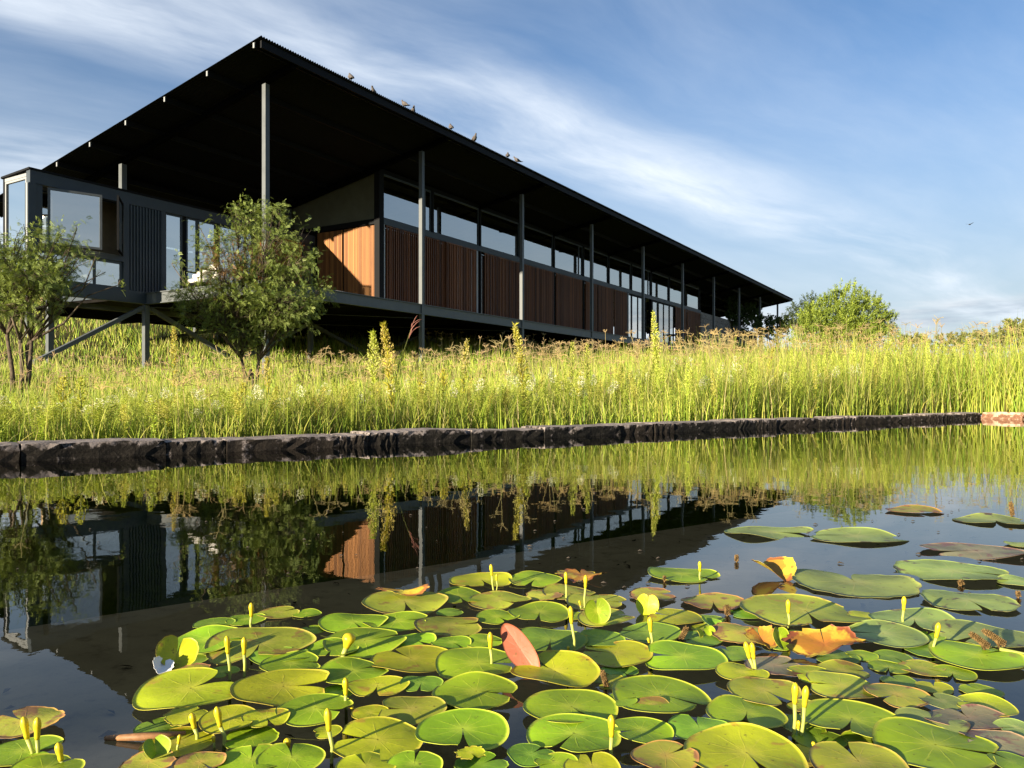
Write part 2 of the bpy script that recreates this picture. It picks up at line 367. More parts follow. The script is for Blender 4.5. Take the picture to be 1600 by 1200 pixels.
def rough_block(a0, a1, s0, s1, z0, z1, seed, amp=0.0035, na_=12):
    r = np.random.default_rng(seed); nx, ny, nz_ = na_, 4, 3
    prof_s = np.convolve(r.normal(0, .006, nx + 5), np.ones(5) / 5 * 1.6, 'valid'); prof_z = np.convolve(r.normal(0, .006, nx + 5), np.ones(5) / 5 * 1.6, 'valid')
    vid = {}; v = []; f = []
    def vert(i, j, k):
        if (i, j, k) in vid: return vid[i, j, k]
        fa, fs, fz = i / nx, j / ny, k / nz_
        a = a0 + (a1 - a0) * fa; s = s0 + (s1 - s0) * fs; z = z0 + (z1 - z0) * fz
        if 0 < i < nx: a += r.normal(0, (a1 - a0) / nx * 0.2)
        edge = (j in (0, ny)) + (k in (nz_,)) + (i in (0, nx)) * 0.7
        pull = 0.005 * max(0, edge - 1)
        s += (pull if j == 0 else -pull if j == ny else 0) + r.normal(0, amp if k > 0 else amp * 0.3)
        z += (-pull * 0.9 if k == nz_ else 0) + (r.normal(0, amp * 0.36) if k > 0 else 0)
        s += prof_s[i] * (.4 + .6 * (k / nz_)) * (j == 0); z += prof_z[i] * (k / nz_)
        if i == 0: a += pull + abs(r.normal(0, .004))
        if i == nx: a -= pull + abs(r.normal(0, .004))
        p = W0 + a * DW + s * NW; vid[i, j, k] = len(v); v.append((p[0], p[1], z)); return vid[i, j, k]
    for i in range(nx):
        for j in range(ny):
            f.append((vert(i, j, nz_), vert(i + 1, j, nz_), vert(i + 1, j + 1, nz_), vert(i, j + 1, nz_)))
        for k in range(nz_):
            f.append((vert(i, 0, k), vert(i + 1, 0, k), vert(i + 1, 0, k + 1), vert(i, 0, k + 1)))
            f.append((vert(i + 1, ny, k), vert(i, ny, k), vert(i, ny, k + 1), vert(i + 1, ny, k + 1)))
    for j in range(ny):
        for k in range(nz_):
            f.append((vert(0, j + 1, k), vert(0, j, k), vert(0, j, k + 1), vert(0, j + 1, k + 1)))
            f.append((vert(nx, j, k), vert(nx, j + 1, k), vert(nx, j + 1, k + 1), vert(nx, j, k + 1)))
    me = bpy.data.meshes.new('coping_stone'); me.from_pydata(v, [], f); me.update(); return me
wall = empty('pond_wall', label='low rough stone wall with dark wet face along far edge of the pond', cat='wall')
mb = MB(); pool_box(mb, A0, A1 + .3, 0.0, 0.30, -1.7, -0.034); mb.build('wall_base', M['algae'], wall)
a = A0; k = 0
while a < A1 - 0.05:
    ln = random.choice((random.uniform(.22, .5), random.uniform(.45, 1.15)))
    if a + ln > A1 - 0.3: ln = A1 - a
    top = 0.094 + random.uniform(-.014, .012)
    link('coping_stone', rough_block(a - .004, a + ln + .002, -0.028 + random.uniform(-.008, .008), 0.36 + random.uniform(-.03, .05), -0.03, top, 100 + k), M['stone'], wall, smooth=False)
    a += ln; k += 1
# the wall that closes the pond on the right, lit by the low sun
wall2 = empty('pond_wall', label='sunlit reddish stone wall closing the right end of the pond', cat='wall')
mb = MB(); pool_box(mb, A1 + .003, A1 + 0.30, S0, -0.003, -1.7, -0.034); mb.build('wall_base', M['wallbase_red'], wall2)
s_ = -0.03; k = 0
while s_ > S0:
    ln = random.uniform(0.35, 0.8); s1_ = max(s_ - ln, S0)
    link('coping_stone', rough_block(A1 - 0.02, A1 + 0.35, s1_ + .006, s_ - .006, -0.03, 0.100 + random.uniform(-.008, .01), 300 + k, 0.012, 5), M['stone_warm'], wall2)
    s_ = s1_; k += 1
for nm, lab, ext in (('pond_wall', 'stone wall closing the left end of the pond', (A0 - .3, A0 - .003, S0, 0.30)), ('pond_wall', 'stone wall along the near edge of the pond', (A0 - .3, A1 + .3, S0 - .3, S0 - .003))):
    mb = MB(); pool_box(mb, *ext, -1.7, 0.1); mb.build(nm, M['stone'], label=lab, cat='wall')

# ------------------------------------------------------------------ house (local x = u along the long front, y = w to the back)
HP = (-5.89, 18.4); HR = math.atan2(0.853, 0.521)
CH, SH = math.cos(HR), math.sin(HR)
def hw(u, w): return HP[0] + u * CH - w * SH, HP[1] + u * SH + w * CH
house = empty('house', (HP[0], HP[1], 0), HR, label='long black steel framed house on posts under one sloping corrugated roof', cat='house')
DK = 3.11                                # deck level
U1 = 54.9
def rz(w): return 7.98 - 0.175 * w        # roof sheet height
# corrugated roof sheet
pitch = 0.0762; nper = 8
nu = int((U1 + 1.1) / pitch * nper)
us = -1.1 + np.arange(nu + 1) * pitch / nper
prof = 0.016 * np.cos(2 * math.pi * us / pitch)
wsr = [-1.1, 2.2, 5.5, 8.8, 11.9]
rows = []
for off in (0.012, 0.0):
    for w_ in wsr: rows.append(np.column_stack([us, np.full_like(us, w_), rz(w_) + prof + off + 0.07]))
v = np.concatenate(rows); n1 = nu + 1; idx = np.arange(nu); qs = []
for r_ in range(len(wsr) - 1):
    qs.append(np.stack([r_ * n1 + idx, r_ * n1 + idx + 1, (r_ + 1) * n1 + idx + 1, (r_ + 1) * n1 + idx], 1))
    b_ = (r_ + 5) * n1; qs.append(np.stack([b_ + n1 + idx, b_ + n1 + idx + 1, b_ + idx + 1, b_ + idx], 1))
for r_ in (0, 4): qs.append(np.stack([r_ * n1 + idx, (r_ + 5) * n1 + idx, (r_ + 5) * n1 + idx + 1, r_ * n1 + idx + 1], 1))
link('roof_sheet', np_mesh('roof_sheet', v, np.concatenate(qs)), M['rooftop'], house, smooth=True)
# purlins along the roof, pale pieces added at the gable for their sunlit ends
for k in range(8):
    w_ = -0.86 + 1.6 * k; z_ = rz(w_)
    MB().box(-1.06, U1 - .05, w_ - .03, w_ + .03, z_ - .09, z_ + .048).build('purlin', M['steel'] if False else M['black'], house)
    MB().box(-1.085, -1.062, w_ - .024, w_ + .024, z_ - .085, z_ + .03).build('purlin_cap', M['alu'], house)
# rafters
for k in range(10):
    u = 6.0 * k
    MB().bar((u, -0.95, rz(-.95) - .118), (u, 11.6, rz(11.6) - .118), 0.11, 0.15).build('rafter', M['rafter'], house)
MB().box(-1.02, U1 - .08, -1.045, -1.0, rz(-1) - .12, rz(-1) + .045).build('eave_trim', M['black'], house)
# posts
def zg(u, w): x, y = hw(u, w); return float(terrain(x, y))
for k in range(10):
    u = 6.0 * k
    MB().box(u - .062, u + .062, -.062, .062, zg(u, 0) - .4, rz(0) - .195).build('post', M['steel'], house)
for k in range(10):
    u = 6.0 * k
    MB().box(u - .075, u + .075, 5.725, 5.875, DK if k else 3.0, rz(5.8) - .20).build('post', M['steel'], house)
    MB().box(u - .075, u + .075, 10.725, 10.875, zg(u, 10.8) - .4, rz(10.8) - .20).build('post', M['steel'], house)
for k in range(7):
    u = 6.0 * k
    if k < 6:
        for w_ in (4.74, 9.5):
            MB().box(u - .07, u + .07, w_ - .07, w_ + .07, zg(u, w_) - .4, DK - .33).build('post', M['steel'], house)
        for sgn in (-1, 1):
            e = zg(u + sgn * 3.0, 4.74)
            MB().bar((u + sgn * .10, 4.74, DK - .40), (u + sgn * 2.9, 4.74, e + 0.15), 0.10, 0.13, (0, 1, 0)).build('brace', M['steel'], house)
            if k in (1, 2, 3):
                MB().bar((u + sgn * .10, 9.5, DK - .40), (u + sgn * 2.9, 9.5, zg(u + sgn * 3, 9.5) + .1), 0.10, 0.13, (0, 1, 0)).build('brace', M['steel'], house)
MB().box(-2.0, -1.86, 5.80, 5.94, zg(-1.9, 5.9) - .4, DK - .31).build('post', M['steel'], house)
MB().box(-2.0, 5.9, 5.82, 5.92, DK - .44, DK - .31).build('bay_beam', M['steel'], house)
# deck
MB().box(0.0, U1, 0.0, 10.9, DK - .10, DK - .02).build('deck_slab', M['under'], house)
for i in range(14):
    MB().box(0.14 * i, 0.14 * i + .13, 0.06, 4.72, DK - .02, DK + .006).build('deck_board', M['deck'], house)
MB().box(1.97, U1, 0.06, 1.9, DK - .02, DK + .004).build('deck_boards', M['deck'], house, kind='stuff')
MB().box(1.97, 6.2, 1.902, 4.70, DK - .02, DK + .004).build('deck_boards', M['deck'], house, kind='stuff')
def ibeam(name, a, b, d=0.31, wd=0.12):
    m = MB(); a = Vector(a); b = Vector(b)
    m.bar(a, b, wd * .35, d); m.bar(a + Vector((0, 0, d / 2 - .011)), b + Vector((0, 0, d / 2 - .011)), wd, .024); m.bar(a - Vector((0, 0, d / 2 - .011)), b - Vector((0, 0, d / 2 - .011)), wd, .024)
    return m.build(name, M['steel'], house)
ibeam('edge_beam', (-0.07, -0.002, DK - .155), (U1, -0.002, DK - .155))
ibeam('edge_beam', (-0.012, 0.07, DK - .157), (-0.012, 4.66, DK - .157))
for k in range(1, 19):
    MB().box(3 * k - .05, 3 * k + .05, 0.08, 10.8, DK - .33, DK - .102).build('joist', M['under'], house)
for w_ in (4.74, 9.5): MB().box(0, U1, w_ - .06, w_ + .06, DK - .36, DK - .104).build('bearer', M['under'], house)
for (a, b) in (((0, .1, DK - .42), (6, 4.7, DK - .36)), ((6, .1, DK - .42), (0, 4.7, DK - .38)), ((6, .1, DK - .42), (12, 4.7, DK - .37)), ((12, .1, DK - .42), (6, 4.7, DK - .39)), ((-1.9, 5.86, DK - .45), (3, 4.8, DK - .40))):
    MB().tube((a, b), 0.009, 5).build('tie_rod', M['steel'], house)

def window(parent, mk, fr, p0, p1, z0, z1, fw=0.05, fd=0.06, gl=None, mul=(), name='window', frmat=None, gd=0.0):
    """frame in the vertical plane p0-p1 (local u,w), pane inside as sub-part"""
    p0 = Vector((*p0, 0)); p1 = Vector((*p1, 0)); d = (p1 - p0).normalized(); L = (p1 - p0).length
    def bar(m, t0, t1, za, zb):
        n = Vector((-d.y, d.x, 0)) * fd / 2; q = []
        for z in (za, zb):
            for t, s in ((t0, -1), (t1, -1), (t1, 1), (t0, 1)): q.append(p0 + d * t + n * s + Vector((0, 0, z)))
        m.hexa(q)
    m = MB(); bar(m, 0, fw, z0, z1); bar(m, L - fw, L, z0, z1); bar(m, fw, L - fw, z0, z0 + fw); bar(m, fw, L - fw, z1 - fw, z1)
    f = m.build(name, frmat or M['clad'], parent)
    for t in mul: mm = MB(); bar(mm, t - fw / 2, t + fw / 2, z0 + fw, z1 - fw); mm.build('mullion', frmat or M['clad'], f)
    g = MB(); n = Vector((-d.y, d.x, 0)) * 0.006; q = []
    for z in (z0 + fw, z1 - fw):
        for t, s in ((fw, -1), (L - fw, -1), (L - fw, 1), (fw, 1)): q.append(p0 + d * t + n * s + Vector((0, 0, z)))
    b = len(g.v); g.v += [tuple(x) for x in q]; g.f += [(0, 1, 5, 4)]
    pn = g.build('pane', gl or M['glass'], f)
    return f

# --- main long volume: front wall at w = 1.9 from u = 6.2
FW = 1.9; SILL = 5.83; TOPZ = rz(FW) - 0.16
MB().box(6.15, 39.1, FW - .10, FW + .14, SILL, SILL + .19).build('sill_beam', M['clad'], house)
MB().box(6.18, 39.0, FW - .02, FW + .10, TOPZ, TOPZ + .14).build('head_beam', M['black'], house)
MB().box(6.10, 6.32, FW - .12, FW + .10, DK + .004, TOPZ + .1).build('corner_post', M['black'], house)
MB().box(6.33, 6.365, FW - .115, FW - .08, DK + .01, SILL - .01).build('corner_strip', M['alu'], house)
grid = [6.32] + [9 + 3 * i for i in range(11)]
for i, (ua, ub) in enumerate(zip(grid[:-1], grid[1:])):
    mul = ((ub - ua) * .84,) if i in (0, 4, 7) else ()
    window(house, 0, 0, (ua + .03, FW + .02), (ub - .03, FW + .02), SILL + .19, TOPZ, 0.06, 0.07, M['glass_hi'], mul)
    MB().box(ub - .05, ub + .05, FW - .06, FW + .11, DK, TOPZ + .02).build('wall_post', M['black'], house)
    # tall glass behind the screens
    if ub < 26 or ua > 33: window(house, 0, 0, (ua + .03, FW + .075), (ub - .03, FW + .075), DK + .01, SILL, 0.05, 0.05, M['glass_hi'], ((ub - ua) / 2,), frmat=M['black'])
# slatted timber screens in front
def screen(ua, ub, w, z0, z1, step, sw, sd, m, jitter=0.0):
    me = MB(); n = int((ub - ua) / step)
    for k in range(n):
        c = ua + (k + .5) * (ub - ua) / n + random.uniform(-jitter, jitter)
        me.box(c - sw / 2, c + sw / 2, w - sd / 2, w + sd / 2, z0 + .03, z1 - .03)
    for z in (z0 + .0, z1 - .03): me.box(ua, ub, w - sd * .4, w + sd * .4, z, z + .03)
    return me.build('slat_screen', m, house, kind='stuff')
for (ua, ub) in ((6.45, 8.3), (8.32, 10.2), (9.6, 11.55), (12.2, 14.9), (15.2, 17.85), (18.05, 20.7), (21.1, 22.4), (22.5, 24.4), (24.5, 26.2), (33.9, 36.0), (36.2, 38.9)):
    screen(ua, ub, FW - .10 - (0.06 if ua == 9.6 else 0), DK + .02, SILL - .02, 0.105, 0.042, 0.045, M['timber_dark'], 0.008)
MB().box(11.56, 11.66, FW - .17, FW - .05, DK + .02, SILL - .04).build('screen_edge', M['alu'], house)  # pale strip, sunlight on the screen frame's edge put into its colour
MB().box(26.25, 26.33, FW - .15, FW - .06, DK + .02, SILL - .04).build('screen_edge', M['alu'], house)
# inside of the long volume
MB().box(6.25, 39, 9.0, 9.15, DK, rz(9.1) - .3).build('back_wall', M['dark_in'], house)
q = []
for z in (-.15, -.11):
    for u, w in ((6.3, FW + .12), (38.9, FW + .12), (38.9, 9.0), (6.3, 9.0)): q.append((u, w, rz(w) - .16 + z + .14))
MB().hexa(q).build('ceiling', M['ceil'], house)
MB().box(6.3, 38.9, FW + .15, 9.0, DK - .02, DK + .012).build('floor', M['deck'], house)
MB().box(20.9, 21.0, FW + .2, 8.9, DK, 6.6).build('partition', M['plaster'], house)
MB().box(12.0, 12.1, 4.0, 8.9, DK, 6.6).build('partition', M['plaster'], house)
# end wall of the long volume, timber clad and sunlit
EU = 6.2
MB().box(EU + .04, EU + .12, FW + .1, 4.74, DK, SILL).build('end_wall', M['black'], house)
def cladding(w0, w1):
    me = MB(); n = int((w1 - w0) / 0.056)
    for k in range(n):
        c = w0 + (k + .5) * (w1 - w0) / n; d = random.uniform(0, .008)
        me.box(EU - .015 - d, EU + .035, c - .0245, c + .0245, DK + .02, SILL - .03)
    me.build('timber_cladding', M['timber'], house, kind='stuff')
cladding(1.99, 2.6); cladding(2.605, 3.385); cladding(3.47, 4.02); cladding(4.025, 4.60)
MB().box(EU - .06, EU + .12, FW - .1, 6.0, SILL + .002, SILL + .17).build('sill_beam', M['black'], house)
# raked clerestory on the end wall
gme = bpy.data.meshes.new('pane'); gme.from_pydata([(EU + .02, FW + .05, SILL + .17), (EU + .02, 8.2, SILL + .17), (EU + .02, 8.2, rz(8.2) - .14), (EU + .02, FW + .05, TOPZ + .04)], [], [(0, 1, 2, 3)])
fr = MB().bar((EU + .02, FW + .02, TOPZ + .06), (EU + .02, 8.2, rz(8.2) - .12), .08, .08).build('raked_window', M['black'], house)
link('panel', gme, mat('olive_panel', (0.125, 0.125, 0.085), 0.8, 0.15, var=0.08), fr)

# --- left wing with the bay
WW = 4.74; WT = 5.72
MB().box(-3.0, 6.15, WW - .05, WW + .12, WT - .30, WT).build('wing_fascia', M['clad'], house)
MB().box(-3.0, 0.0, WW - .05, WW + .10, DK - .30, DK + .02).build('bay_floor_beam', M['clad'], house)
MB().box(-3.0, 0.0, WW + .102, 5.95, DK - .12, DK + .015).build('bay_floor', M['under'], house)
q = [(-3.04, WW - .08, WT), (6.2, WW - .08, WT), (6.2, 9.6, WT - .3), (-3.04, 5.98, WT - .05)]
MB().hexa([(*p[:2], p[2] + .004) for p in q] + [(*p[:2], p[2] + .05) for p in q]).build('wing_roof', M['black'], house)
MB().box(-3.03, -2.86, WW - .052, WW + .12, DK - .3, WT - .302).build('corner_post', M['clad'], house)
MB().box(-3.06, -3.032, WW - .05, WW + .02, DK, WT - .32).build('corner_strip', M['alu'], house)  # pale strip added for the sunlit edge of the corner post
MB().box(-3.0, -2.9, 5.87, 5.95, DK - .1, WT - .05).build('corner_post', M['black'], house)
MB().box(-3.0, -2.9, WW + .125, 5.865, DK - .3, DK + .02).build('bay_floor_beam', M['clad'], house)
MB().box(-3.0, -2.93, WW + .125, 5.865, WT - .14, WT - .06).build('bay_head', M['alu'], house)
window(house, 0, 0, (-2.97, WW + .125), (-2.97, 5.865), DK + .025, WT - .145, 0.05, 0.05, M['glass'], frmat=M['alu'])
window(house, 0, 0, (-2.88, 5.91), (0.0, 5.91), DK + .025, WT - .12, 0.06, 0.05, M['glass'], (1.4,), frmat=M['clad'])
# bay front: transom, lower fixed light, two open casements
MB().box(-2.858, -0.62, WW - .045, WW + .09, 3.86, 4.02).build('transom', M['clad'], house)
MB().box(-0.66, -0.50, WW - .048, WW + .12, DK + .022, WT - .302).build('jamb', M['clad'], house)
MB().box(-2.858, -2.70, WW - .02, WW + .08, 4.022, WT - .304).build('jamb', M['clad'], house)
window(house, 0, 0, (-2.855, WW + .03), (-0.665, WW + .03), DK + .025, 3.855, 0.06, 0.06, M['glass'], (1.45,))
a_ = R(20); window(house, 0, 0, (-2.60, WW - .06), (-2.60 + 1.18 * math.cos(a_), WW - .06 - 1.18 * math.sin(a_)), 4.0, WT - .34, 0.055, 0.05, M['glass'], frmat=M['steel'], name='casement')
a_ = R(52); window(house, 0, 0, (-0.70 - .95 * math.cos(a_), WW - .06 - .95 * math.sin(a_)), (-0.70, WW - .06), 4.0, WT - .34, 0.045, 0.05, M['glass'], frmat=M['black'], name='casement')
MB().tube(((-0.76, WW - .12, 4.3), (-0.76, WW - .12, 4.9)), .018, 8).build('window_handle', M['alu'], house)
MB().box(-0.5, 6.1, 9.0, 9.1, DK, 5.3).build('wing_back_wall', M['plaster'], house)
MB().box(0.0, 0.06, 5.96, 9.0, DK, 5.4).build('wing_side_wall', M['clad'], house)
MB().box(-2.8, -0.1, 5.80, 5.86, DK + .03, 3.9).build('bay_back_panel', M['plaster'], house)
MB().box(-1.9, -0.1, 5.80, 5.86, 3.95, WT - .1).build('bay_wall_panel', M['plaster'], house)
MB().box(0.1, 6.1, 4.9, 9.0, DK + .008, DK + .03).build('floor', M['deck'], house)
# ribbed cladding
MB().box(-0.49, 0.44, WW + .01, WW + .10, DK + .022, WT - .302).build('cladding_sheet', M['clad'], house)
me = MB()
for k in range(11):
    c = -0.46 + k * 0.088; me.box(c, c + .050, WW - .035, WW + .009, DK + .024, WT - .306)
me.build('cladding_ribs', M['clad'], house, kind='stuff')
MB().box(0.445, 0.56, WW - .045, WW + .12, DK + .01, WT - .302).build('jamb', M['clad'], house)
window(house, 0, 0, (0.565, WW + .03), (1.12, WW + .03), DK + .01, WT - .302, 0.05, 0.06, M['glass'], name='glass_door')
MB().box(1.125, 1.24, WW + .02, WW + .12, DK + .01, WT - .302).build('jamb', M['black'], house)
window(house, 0, 0, (1.245, WW + .03), (1.62, WW + .03), DK + .01, WT - .302, 0.05, 0.06, M['glass'], name='glass_door')
window(house, 0, 0, (1.63, WW + .03), (2.25, WW + .03), DK + .01, WT - .302, 0.05, 0.06, M['glass'], name='glass_door')
window(house, 0, 0, (2.33, WW + .05), (4.3, WW + .05), DK + .01, WT - .302, 0.06, 0.06, M['glass'], (1.0,), name='glass_door')
me = MB()
for k in range(22):
    c = 4.36 + k * .056; me.box(c, c + .049, WW - .02, WW + .03, DK + .02, WT - .304)
me.build('timber_cladding', M['timber'], house, kind='stuff')
MB().box(4.31, 5.62, WW + .034, WW + .11, DK, WT - .302).build('wing_wall', M['black'], house)
window(house, 0, 0, (5.64, WW + .03), (6.12, WW + .03), DK + .01, WT - .302, 0.05, 0.06, M['glass'], name='glass_door')
# --- far rooms and stone wall
window(house, 0, 0, (26.4, FW - .02), (29.1, FW - .02), DK + .01, SILL - .01, 0.08, 0.07, M['glass'], (1.5,), frmat=M['black'], name='glass_door')
window(house, 0, 0, (30.1, FW - .02), (33.8, FW - .02), DK + .01, SILL - .01, 0.08, 0.07, M['glass_hi'], (1.9,), frmat=M['black'], name='glass_door')
M['rubble'] = stone_mat('rubble_stone', (0.13, 0.12, 0.11), (0.27, 0.25, 0.23), (0.36, 0.34, 0.31), 0.6)
sw_ = MB(); sw_.box(39.2, 49.5, FW - .08, FW + .35, DK - 1.2, SILL + .1)
st = sw_.build('stone_wall', M['rubble'], house)
me = MB(); u = 39.22
for row in range(10):
    u = 39.22 + random.uniform(0, .2); z = DK - .4 + row * .31
    while u < 49.2:
        l = random.uniform(.3, .75); h = random.uniform(.22, .28); d = random.uniform(.01, .045)
        me.hexa([(u, FW - .08, z), (u + l, FW - .08, z), (u + l, FW - .07, z), (u, FW - .07, z), (u + .02, FW - .08 - d, z + h), (u + l - .03, FW - .08 - d, z + h), (u + l, FW - .07, z + h + .02), (u, FW - .07, z + h + .01)])
        me.hexa([(u + .02, FW - .08 - d, z + .03), (u + l - .03, FW - .08 - d, z + .02), (u + l, FW - .07, z), (u, FW - .07, z), (u + .02, FW - .08 - d, z + h), (u + l - .03, FW - .08 - d, z + h), (u + l, FW - .07, z + h + .02), (u, FW - .07, z + h + .01)])
        u += l + .03
me.build('wall_stone', M['rubble'], st, kind='stuff')
screen(49.7, 52.0, FW - .05, DK, SILL - .4, 0.14, 0.09, 0.06, M['timber_dark'])
screen(53.0, 54.6, FW - .05, DK, SILL - .4, 0.14, 0.09, 0.06, M['timber_dark'])
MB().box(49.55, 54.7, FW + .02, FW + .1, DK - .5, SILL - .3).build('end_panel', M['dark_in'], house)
MB().hexa([(52.2, .8, 5.2), (58.5, .8, 4.7), (58.5, 1.0, 4.7), (52.2, 1.0, 5.2), (52.2, .8, 5.34), (58.5, .8, 4.84), (58.5, 1.0, 4.84), (52.2, 1.0, 5.34)]).build('porch_beam', M['alu'], house)
MB().box(58.3, 58.5, .8, 1.0, 2.6, 4.7).build('porch_post', M['alu'], house)
MB().box(52.22, 52.36, .8, 1.0, 2.6, 5.2).build('porch_post', M['alu'], house)

# --- things on the deck
def on_house(name, u, w, z, rot=0, **kw):
    x, y = hw(u, w); return empty(name, (x, y, z), HR + rot, **kw)
sofa = on_house('outdoor_chair', 0.75, 3.3, DK + .006, R(0), label='outdoor chair with white cushions in black frame on the deck corner', cat='chair')
m_ = MB()
for (x, y) in ((-.36, -.38), (.36, -.38), (-.36, .38), (.36, .38)): m_.box(x - .02, x + .02, y - .02, y + .02, 0, .56)
m_.box(-.36, .36, -.40, -.36, .54, .58); m_.box(-.36, .36, .36, .40, .54, .58); m_.box(-.38, -.34, -.36, .36, .18, .22); m_.box(.34, .38, -.36, .36, .18, .22); m_.box(-.34, .34, -.36, .36, .16, .19)
m_.build('frame', M['black'], sofa)
def cushion(parent, sx_, sy_, sz_, loc, rot=(0, 0, 0)):
    n = 8; v = []; f = []
    me = bpy.data.meshes.new('cushion')
    import bmesh
    bm = bmesh.new(); bmesh.ops.create_cube(bm, size=1); bmesh.ops.subdivide_edges(bm, edges=bm.edges, cuts=4, use_grid_fill=True)
    for q in bm.verts:
        p = q.co * 2; e = 5.0; l = (abs(p.x) ** e + abs(p.y) ** e + abs(p.z) ** e) ** (1 / e); p = p / l
        q.co = Vector((p.x * sx_ / 2, p.y * sy_ / 2, p.z * sz_ / 2 * (1 - .35 * max(abs(p.x), abs(p.y)) ** 4)))
    bm.to_mesh(me); bm.free()
    o = link('cushion', me, M['white'], parent, smooth=True); o.location = loc; o.rotation_euler = rot; return o
cushion(sofa, .66, .68, .17, (0, 0, .28)); cushion(sofa, .2, .66, .46, (.27, 0, .56), (0, R(14), 0)); cushion(sofa, .30, .42, .14, (-.05, .05, .42), (R(8), R(-6), 0))
cushion(sofa, .24, .40, .12, (.02, -.02, .53), (R(-10), R(8), R(20)))
stool = on_house('stool', 5.0, 2.6, DK + .006, label='low white padded stool beside the sunlit timber wall', cat='stool')
m_ = MB(); [m_.box(x - .02, x + .02, y - .02, y + .02, 0, .32) for x in (-.25, .25) for y in (-.25, .25)]; m_.box(-.27, .27, -.27, .27, .29, .32); m_.build('frame', M['black'], stool)
cushion(stool, .58, .58, .15, (0, 0, .39))
arm = on_house('armchair', -1.05, 5.35, DK + .016, label='cream armchair in dark frame behind lower window of the left bay', cat='armchair')
m_ = MB(); [m_.box(x - .02, x + .02, y - .02, y + .02, 0, .5) for x in (-.36, .36) for y in (-.33, .33)]; m_.box(-.38, .38, -.35, -.31, .46, .5); m_.box(-.38, .38, .31, .35, .46, .5); m_.box(-.34, .34, -.31, .31, .2, .23); m_.build('frame', M['black'], arm)
cushion(arm, .66, .58, .16, (0, 0, .31)); cushion(arm, .62, .16, .4, (0, .24, .56))
tbl = on_house('table', 31.6, 1.2, DK + .004, label='small dark table on the deck before the open glass room', cat='table')
MB().box(-.6, .6, -.35, .35, .70, .74).build('tabletop', M['black'], tbl)
for x in (-.52, .52):
    for y in (-.28, .28): MB().box(x - .025, x + .025, y - .025, y + .025, 0, .70).build('leg', M['black'], tbl)

# ------------------------------------------------------------------ doves on the eave
M['dove'] = mat('dove_feathers', (0.10, 0.088, 0.080), 0.8, 0.1, var=0.35, vscale=25)
M['beak'] = mat('dark_beak', (0.03, 0.027, 0.025), 0.5, 0.3)
def dove_meshes():
    m = MB(); n = 10
    # body profile along x (tail -> breast), lofted rings: (x, z, ry, rz)
    prof_ = [(-.165, .045, .020, .004), (-.12, .055, .024, .007), (-.075, .075, .030, .020), (-.03, .095, .045, .042), (.02, .115, .050, .052), (.055, .135, .043, .047), (.075, .165, .027, .030), (.085, .190, .022, .023), (.098, .205, .020, .019), (.112, .207, .011, .011)]
    for (x, z, ry, rz_) in prof_:
        for k in range(n):
            t = 2 * math.pi * k / n; m.v.append((x - math.sin(t) * rz_ * .25, math.cos(t) * ry, z + math.sin(t) * rz_))
    for i in range(len(prof_) - 1):
        for k in range(n): k2 = (k + 1) % n; m.f.append((i * n + k, i * n + k2, (i + 1) * n + k2, (i + 1) * n + k))
    m.f.append(tuple(reversed(range(n)))); m.f.append(tuple((len(prof_) - 1) * n + k for k in range(n)))
    body = m.mesh('body')
    w = MB()
    for s in (-1, 1):
        pr = [(-.13, .050, .030, .004), (-.07, .075, .046, .018), (0, .110, .056, .030), (.04, .130, .050, .022)]
        b = len(w.v)
        for (x, z, y, r) in pr: w.v += [(x, s * y, z - r), (x, s * (y + .006), z), (x, s * y * .85, z + r)]
        for i in range(3):
            for k in range(2): q = (b + i * 3 + k, b + i * 3 + k + 1, b + i * 3 + 4 + k, b + i * 3 + 3 + k); w.f.append(q if s > 0 else q[::-1])
    wing = w.mesh('wings')
    bk = MB().tube(((.110, 0, .206), (.120, 0, .204), (.130, 0, .199)), (.006, .004, .001), 6).mesh('beak')
    lg = MB()
    for s in (-1, 1): lg.tube(((.015, s * .016, .07), (.02, s * .017, .0)), .004, 5); lg.tube(((-.005, s * .017, .003), (.04, s * .017, .003)), .004, 5)
    return body, wing, bk, lg.mesh('feet')
DV = dove_meshes()
for me_, mt_ in zip(DV, (M['dove'], M['dove'], M['beak'], M['beak'])): me_.materials.append(mt_)
doves = [(553, 128, 20, 'first dove from the left on the eave, upright and alone'), (594, 150, 160, 'hunched dove low on the eave, second from the left'), (637, 170, 40, 'upright dove third from the left on the roof edge'),
         (654, 180, 200, 'low half hidden dove just right of the third upright one'), (709, 206, 10, 'leaning dove alone above the second tall post'), (745, 223, 200, 'dark backed dove alone midway along the eave'),
         (797, 251, -10, 'leaning dove, left one of the right hand pair'), (812, 258, 60, 'thin upright dove at the right end of the row')]
for x, y, r_, lab in doves:
    Y = 19030 / (1534 - x); u = (Y - 16.9) / .8535 - 1.1
    low = 'low' in lab
    o = on_house('dove', u, -1.02 + (0.12 if low else 0), rz(-1.02) + .092 - (0.045 if low else 0), R(r_ + 40), label=lab, cat='bird', group='doves perched along the roof eave')
    o.scale = (1.25,) * 3
    for nm, me_ in zip(('body', 'wings', 'beak', 'feet'), DV): link(nm, me_, None, o, smooth=True)
fl = MB(); fl.tube(((-.09, 0, 0), (-.03, 0, .01), (.05, 0, .012), (.1, 0, .004)), (.004, .03, .028, .004), 8)
fb = empty('flying_bird', (X_at(1515, 40), 40, Z_at(351, 40)), R(30), label='tiny dark bird flying in open sky at right', cat='bird')
fl.build('body', M['beak'], fb, True)
for s in (-1, 1): MB().hexa([(-.03, s * .02, .01), (.05, s * .02, .01), (.02, s * .2, .07), (-.02, s * .2, .07), (-.03, s * .02, .018), (.05, s * .02, .018), (.02, s * .2, .075), (-.02, s * .2, .075)]).build('wing', M['beak'], fb)

